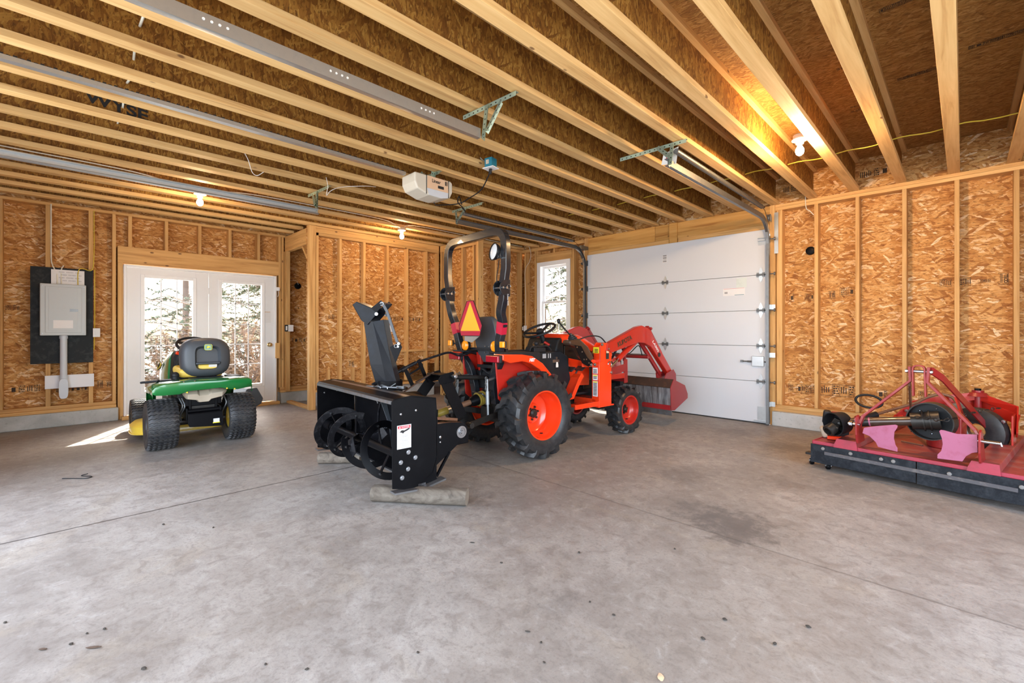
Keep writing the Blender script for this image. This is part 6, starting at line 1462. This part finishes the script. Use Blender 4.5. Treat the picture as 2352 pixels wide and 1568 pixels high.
bulb(-.985, 4.42, 2.855, 'lit bare bulb between the joists at upper right', BULB[2], 1)
# ================================================================ cables
def cable(name, pts, mat, lab, r=.0045, n=6, cat='cable'):
    m = MB(); m.tube(spline(pts, n), r, 6); return tag(m.build(name, M[mat], None, smooth=60), lab, cat)
cable('electrical_cable', [(-4.6, 5.36, 2.93)]+[(x, 5.30+.015*math.sin(x*5), 2.925-.02*abs(math.sin(x*7.7))) for x in [-4.2+.2*i for i in range(23)]]+[(.8, 5.3, 2.92)], 'cable_y', 'yellow electrical cable running across the joists near the garage door wall', .0055, 3)
cable('electrical_cable', [(-5.2, .30, 2.93), (-4.6, .31, 2.90), (-4.3, .30, 2.95), (-3.9, .31, 2.90), (-3.5, .30, 2.95), (-3.0, .30, 2.90), (-2.7, .28, 2.98)], 'cable', 'cream electrical cable through the joists at upper left', .007)
cable('electrical_cable', [(-6.10, -.6, 2.86), (-6.12, .5, 2.86), (-6.14, 1.0, 2.80), (-6.12, 1.6, 2.86), (-6.12, 2.6, 2.87), (-6.12, 3.4, 2.86), (-6.14, 3.68, 2.79), (-6.12, 3.9, 2.86), (-6.13, 5.0, 2.865), (-6.14, 6.38, 2.86)], 'cable', 'cream cable stapled along the joist between the two left bulbs', .006)
cable('electrical_cable', [(-5.95, 6.36, 2.86), (-5.93, 6.405, 2.70), (-5.98, 6.42, 2.55), (-6.08, 6.40, 2.38), (-6.075, 6.41, 1.9), (-6.08, 6.41, 1.4), (-6.08, 6.41, 1.30)], 'cable', 'cream cable running down the stud left of the window', .005)
cable('electrical_cable', [(-8.03, -.13, 2.78), (-8.035, -.13, 2.5), (-8.035, -.13, 2.2), (-8.03, -.125, 2.05), (-8.02, -.10, 1.97), (-8.0, -.08, 1.92), (-7.99, -.075, 1.76)], 'cable', 'cream cable dropping to the left side of the electrical panel', .007)
cable('electrical_cable', [(-8.01, -.02, 2.02), (-8.0, -.04, 1.96), (-7.99, -.04, 1.76)], 'cable', 'short cream cable loop entering the top of the electrical panel', .007)
cable('electrical_cable', [(-8.035, .262, 2.77), (-8.035, .262, 2.2), (-8.02, .24, 1.99), (-7.99, .14, 2.0), (-7.98, .11, 1.93), (-7.985, .11, 1.76)], 'cable_y', 'yellow cable looping into the top of the electrical panel', .005)
cable('electrical_cable', [(-8.035, .268, 2.0), (-8.035, .268, 1.3), (-8.035, .262, .95)], 'cable_y', 'yellow cable along the stud right of the black board', .005)
cable('electrical_cable', [(-1.37, 6.41, 2.90), (-1.36, 6.40, 2.70), (-1.33, 6.43, 2.66), (-1.285, 6.42, 2.60)], 'cable', 'short white cable end at the top of the right wall', .005)
cable('twine', [(-4.55, 1.12, 2.82), (-4.68, 1.2, 2.78), (-4.75, 1.25, 2.70), (-4.70, 1.28, 2.66), (-4.68, 1.33, 2.70)], 'porcelain', 'frayed white string hanging from the joists left of the opener', .003, 5, 'string')
cable('twine', [(-4.70, 1.93, 2.80), (-4.78, 1.98, 2.74), (-4.86, 2.0, 2.66), (-4.80, 2.02, 2.70), (-4.72, 2.1, 2.74), (-4.6, 2.3, 2.77), (-4.62, 2.45, 2.80)], 'porcelain', 'white string hanging above the end of the left door track', .003, 5, 'string')
cable('wire_loop', [(-5.13, -.02, .004), (-5.06, .05, .005), (-5.0, .12, .004), (-5.03, .15, .006), (-5.10, .09, .008), (-5.12, .13, .012)], 'black_matte', 'small loop of thin wire on the floor at left', .0035, 5, 'wire')
# ================================================================ electrical panel and boxes
EB = empty('breaker_box', (-8.03, -.02, 1.46)); tag(EB, 'grey electrical breaker panel with conduit on a black board', 'electrical panel')
m = MB(); m.box(.01, .105, -.19, .19, -.305, .31); m.box(.088, .108, -.205, .205, -.32, .32); pb = m.build('panel_box', M['panel_grey'], EB, bevel=.008)
m = MB(); m.box(.106, .114, -.16, .165, -.285, .285); pd = m.build('panel_door', M['panel_grey'], pb, bevel=.004)
MB().box(.113, .1155, -.13, .125, -.26, .26).build('door_relief', M['panel_grey'], pd, bevel=.003)
m = MB(); m.box(.115, .120, .055, .13, -.02, .012); m.build('latch', M['galv_dark'], pd)
MB().box(.1155, .117, -.09, .085, -.23, -.13).build('circuit_label', M['paper'], pd)
m = MB()
for y, z in ((-.185, .295), (.185, .295), (-.185, -.295), (.185, -.295), (-.15, .20), (-.15, -.20)): m.lathe([(.008, 0), (.006, .004), (0, .005)], (.108, y, z), (1, 0, 0), 10)
m.build('panel_screw', M['bolt'], pb)
bb = MB().box(-8.038, -8.022, -.308, .255, .79, 1.99).build('backing_board', M['board_black'], None, bevel=.001); tag(bb, 'black painted plywood board behind the grey electrical panel', 'board')
m = MB(); m.cyl((-.0+.06, .0, -.32), (.06, .0, -.86), .034, n=20); m.cyl((.06, 0, -.325), (.06, 0, -.36), .040, n=20); m.cyl((.06, 0, -.82), (.06, 0, -.87), .039, n=20); m.build('conduit', M['conduit'], EB, smooth=40)
m = MB(); m.loft([[V(.02, y, z) for y, z in sup(-.0, -.985, .043, .125, 3.5, 28)], [V(.11, y, z) for y, z in sup(-.0, -.985, .043, .125, 3.5, 28)]]); m.build('conduit_body', M['conduit'], EB, smooth=40, bevel=.004)
wb = MB().box(-8.036, -8.022, -.185, .262, .475, .64).build('backing_board', M['board_white'], None, bevel=.001); tag(wb, 'white painted board behind the conduit elbow, low on the left wall', 'board')
pc = MB().obox((-7.998, .02, 1.87), (.004, .30, .19), (0, .06, 0)).build('instruction_sheet', M['paper'], None); tag(pc, 'printed instruction sheet tucked behind the top of the electrical panel', 'paper')
for k in range(4): text('IIII IIIII III', 'small_print', M['ink_grey'], pc, (-7.9952+.005, .03+.02*(k % 2), 1.935-.035*k), (0, 1, 0), (0, 0, 1), .02, width=.18)
def wallbox(loc, rz, lab, gang=1, dark=True, cat='outlet'):
    t = empty('outlet_box', loc, rz); tag(t, lab, cat)
    if dark:
        MB().box(-.045, 0, -.03, .0, -.055, .055).build('device_box', M['black_matte'], t, bevel=.003)
        MB().box(-.036, -.010, -.034, -.03, -.035, .035).build('receptacle', M['porcelain'], t, bevel=.003)
        MB().box(.003, .085, -.034, -.026, -.055, .055).build('cover_plate', M['paper'], t, bevel=.003)
    else: MB().box(-.035, .035, -.010, .0, -.057, .057).build('cover_plate', M['paper'], t, bevel=.003); MB().box(-.012, .012, -.014, -.008, -.03, .03).build('switch_toggle', M['paper'], t, bevel=.002)
    return t
wallbox((-8.0, .285, 1.175), PI/2, 'white outlet plate on the stud right of the black board', dark=False)
wallbox((-7.95, 2.62, 1.245), PI/2, 'black switch box with white plate on the stud right of the french doors', cat='light switch')
wallbox((-6.10, 6.41, 1.25), 0, 'outlet box on the stud left of the small window')
wallbox((-6.95, 3.98, 1.24), PI/2, 'small white outlet plate on the stair wall behind the discharge chute', dark=False)
def vent(loc, ax, r, lab):
    m = MB(); m.lathe([(r*.95, 0), (r, .01), (r*.9, .03), (r*.5, .038), (0, .036)], loc, ax, 26); o = m.build('round_box', M['black'], None, smooth=50); return tag(o, lab, 'electrical box')
vent((-1.345, 6.56-.002, 2.19), (0, -1, 0), .052, 'round black box fixed high on the right wall sheathing')
v2 = vent((-8.18, 2.86, 1.98), (1, 0, 0), .055, 'round dark box on the sheathing between the french doors and corner post')
cable('electrical_cable', [(-8.17, 2.70, 2.06), (-8.16, 2.78, 2.07), (-8.15, 2.84, 2.06), (-8.14, 2.86, 2.0)], 'cable', 'thin white wire above the round dark box by the corner post', .003)

# ================================================================ bits of dirt and bark on the slab
def chip(x, y, L, w, h, rz, lab, mat='grime', cat='debris', g='dirt clods and bark chips on the concrete floor'):
    m = MB(); n = 7; rings = []
    rnd = random.Random(int(x*1000+y*77))
    for i in range(5):
        t = i/4; k = math.sin(PI*(.12+.76*t))
        rings.append([V((t-.5)*L, w/2*k*math.cos(2*PI*j/n)*rnd.uniform(.7, 1.2), max(0, h/2+h/2*k*math.sin(2*PI*j/n)*rnd.uniform(.7, 1.2))) for j in range(n)])
    m.loft(rings); o = m.build('dirt_clod' if L < .05 else 'bark_chip', M[mat], None, smooth=30); o.location = (x, y, 0); o.rotation_euler = (0, 0, rz)
    return tag(o, lab, cat, g)
M['clod'] = paint('dirt', (.045, .038, .030), .9, dirt=.4, dscale=80, dcol=(.12, .1, .08))
M['leaf_dry'] = paint('dry_bark', (.085, .05, .03), .8, dirt=.4, dscale=80)
small = 'small dark dirt clod lying loose on the bare concrete floor'
for (x, y, L, w, h, a, lab, mat) in ((-2.429, -.061, .028, .013, .006, .8, 'flat brown bark chip near the lower left of the floor', 'leaf_dry'), (-2.307, .074, .052, .013, .008, .9, 'longest curved brown bark chip near the lower left of the floor', 'leaf_dry'), (-1.95, 1.622, .03, .008, .008, .6, 'small dark stick fragment on the floor in front of the snow blower post', 'clod'), (-1.219, 1.298, .022, .008, .006, .5, small, 'clod'), (-.442, 2.118, .02, .014, .010, 0, small, 'clod'), (-.736, 1.451, .035, .022, .005, 2.2, 'pale tan leaf scrap at the bottom edge of the floor', 'sheet_tan')):
    chip(x, y, L, w, h, a, lab, mat, g='dirt clods and bark chips on the concrete floor' if lab == small else None or 'dirt clods and bark chips on the concrete floor')
for (x, y, s) in ((-2.393, .014, .016), (-2.435, .059, .011), (-2.421, .11, .014), (-2.037, .195, .018), (-1.036, 1.63, .014), (-.696, 1.928, .018), (-.712, 1.748, .018), (-.508, 1.913, .018), (-1.16, 1.634, .012), (-1.759, .506, .012), (-1.63, .602, .014), (-1.426, .925, .012), (-1.064, 1.219, .011), (-1.458, 1.956, .018), (-1.676, 1.588, .015), (-3.475, .426, .018), (-3.208, .634, .014), (-1.116, 2.362, .013), (-2.761, -.176, .014), (-1.14, 1.289, .012)):
    chip(x, y, s, s*.8, s*.5, x*9, small, 'clod')

# ================================================================ outdoors, seen through the panes
MB().box(-60, -8.25, -50, 60, -.35, -.15).build('ground_outside', paint('pale_ground', (.42, .40, .35), .9, dirt=.5, dscale=.8, dcol=(.2, .18, .12)), None, kind='structure')
MB().box(-8.24, 20, 6.75, 60, -.35, -.15).build('ground_outside', bpy.data.materials['pale_ground'], None, kind='structure')
M['bark'] = paint('bark', (.20, .14, .10), .9, dirt=.5, dscale=6)
M['twig'] = paint('bare_twigs', (.32, .25, .19), .85, dirt=.2)
def leafmat(name, c):
    k = NT(name); n = k.n('ObjectInfo').outputs['Random']; g = k.noise(k.obj(), 2.0, 3)
    k.set(col=k.mix(g, c, tuple(x*1.9 for x in c)), rough=.7); return k.m
M['needle'] = leafmat('conifer_needles', (.065, .095, .05)); M['brush'] = leafmat('dry_brush_leaves', (.20, .16, .11))
def tree(x, y, h, r, lab, seed, leaf='needle', cat='tree', dens=1.0):
    rnd = random.Random(seed); t = empty('conifer_tree' if leaf == 'needle' else 'bare_shrub', (x, y, -.15)); tag(t, lab, cat, 'trees outside the windows')
    m = MB()
    if h > 3: m.tube([(0, 0, 0), (.05, 0, h*.4), (0, .05, h*.8), (0, 0, h)], [.09, .07, .05, .02], 10)
    m.build('trunk', M['bark'], t) if h > 3 else None
    b = MB(); l = MB()
    nb = int((30+h*14)*dens)
    for i in range(nb):
        z = rnd.uniform(.05, .97)*h; a = rnd.uniform(0, 2*PI); L = r*(1.15-z/h)*rnd.uniform(.6, 1.1)
        p0 = V(0, 0, z) if h > 3 else V(rnd.uniform(-.3, .3), rnd.uniform(-.3, .3), 0)
        p1 = V(L*math.cos(a), L*math.sin(a), z+rnd.uniform(-.35, .25)*L)
        mid = (p0+p1)/2+V(0, 0, .12*L)
        b.tube([p0, mid, p1], [.014, .009, .003], 4)
        for k in range(int(130*dens)):
            q = rnd.uniform(.25, 1.0); p = p0.lerp(mid, q*2) if q < .5 else mid.lerp(p1, q*2-1)
            d = V(rnd.uniform(-1, 1), rnd.uniform(-1, 1), rnd.uniform(-.6, .5)).normalized(); s = rnd.uniform(.04, .10)
            if rnd.random() < .4: b.tube([p, p+d*s*2.2], [.003, .001], 3)
            else:
                w = d.cross(V(rnd.uniform(-1, 1), rnd.uniform(-1, 1), 1)).normalized()*s*.26
                l._face([l.bm.verts.new(p-w), l.bm.verts.new(p+d*s-w*.3), l.bm.verts.new(p+d*s*1.2), l.bm.verts.new(p+w)])
    b.build('branches', M['twig'], t); l.build('foliage', M[leaf], t)
    return t
tree(-12.0, 2.1, 6.5, 1.7, 'tall conifer seen through the left pane of the french doors', 1)
tree(-12.6, 3.9, 6.0, 1.6, 'conifer seen through the right pane of the french doors', 2)
tree(-15.5, 2.4, 8.0, 2.4, 'large conifer farther back outside the french doors', 3)
tree(-15.0, 5.4, 8.0, 2.4, 'large conifer behind the right pane of the french doors', 4)
tree(-11.0, 2.8, 1.7, 1.3, 'bare brown shrub between the two conifers outside the doors', 5, 'brush', 'shrub')
tree(-11.4, 1.6, 1.5, 1.2, 'bare brown shrub low outside the left door pane', 6, 'brush', 'shrub')
tree(-9.3, 10.6, 7.0, 2.0, 'dark conifer seen through the small window', 7)
tree(-7.6, 10.3, 6.5, 1.7, 'conifer behind the tractor, seen through the small window', 8)
tree(-8.6, 9.6, 2.0, 1.4, 'tangled bare shrub in the lower half of the small window', 9, 'brush', 'shrub')
tree(-18.5, 5.2, 9.0, 2.8, 'farthest conifer on the hillside outside the doors', 10)
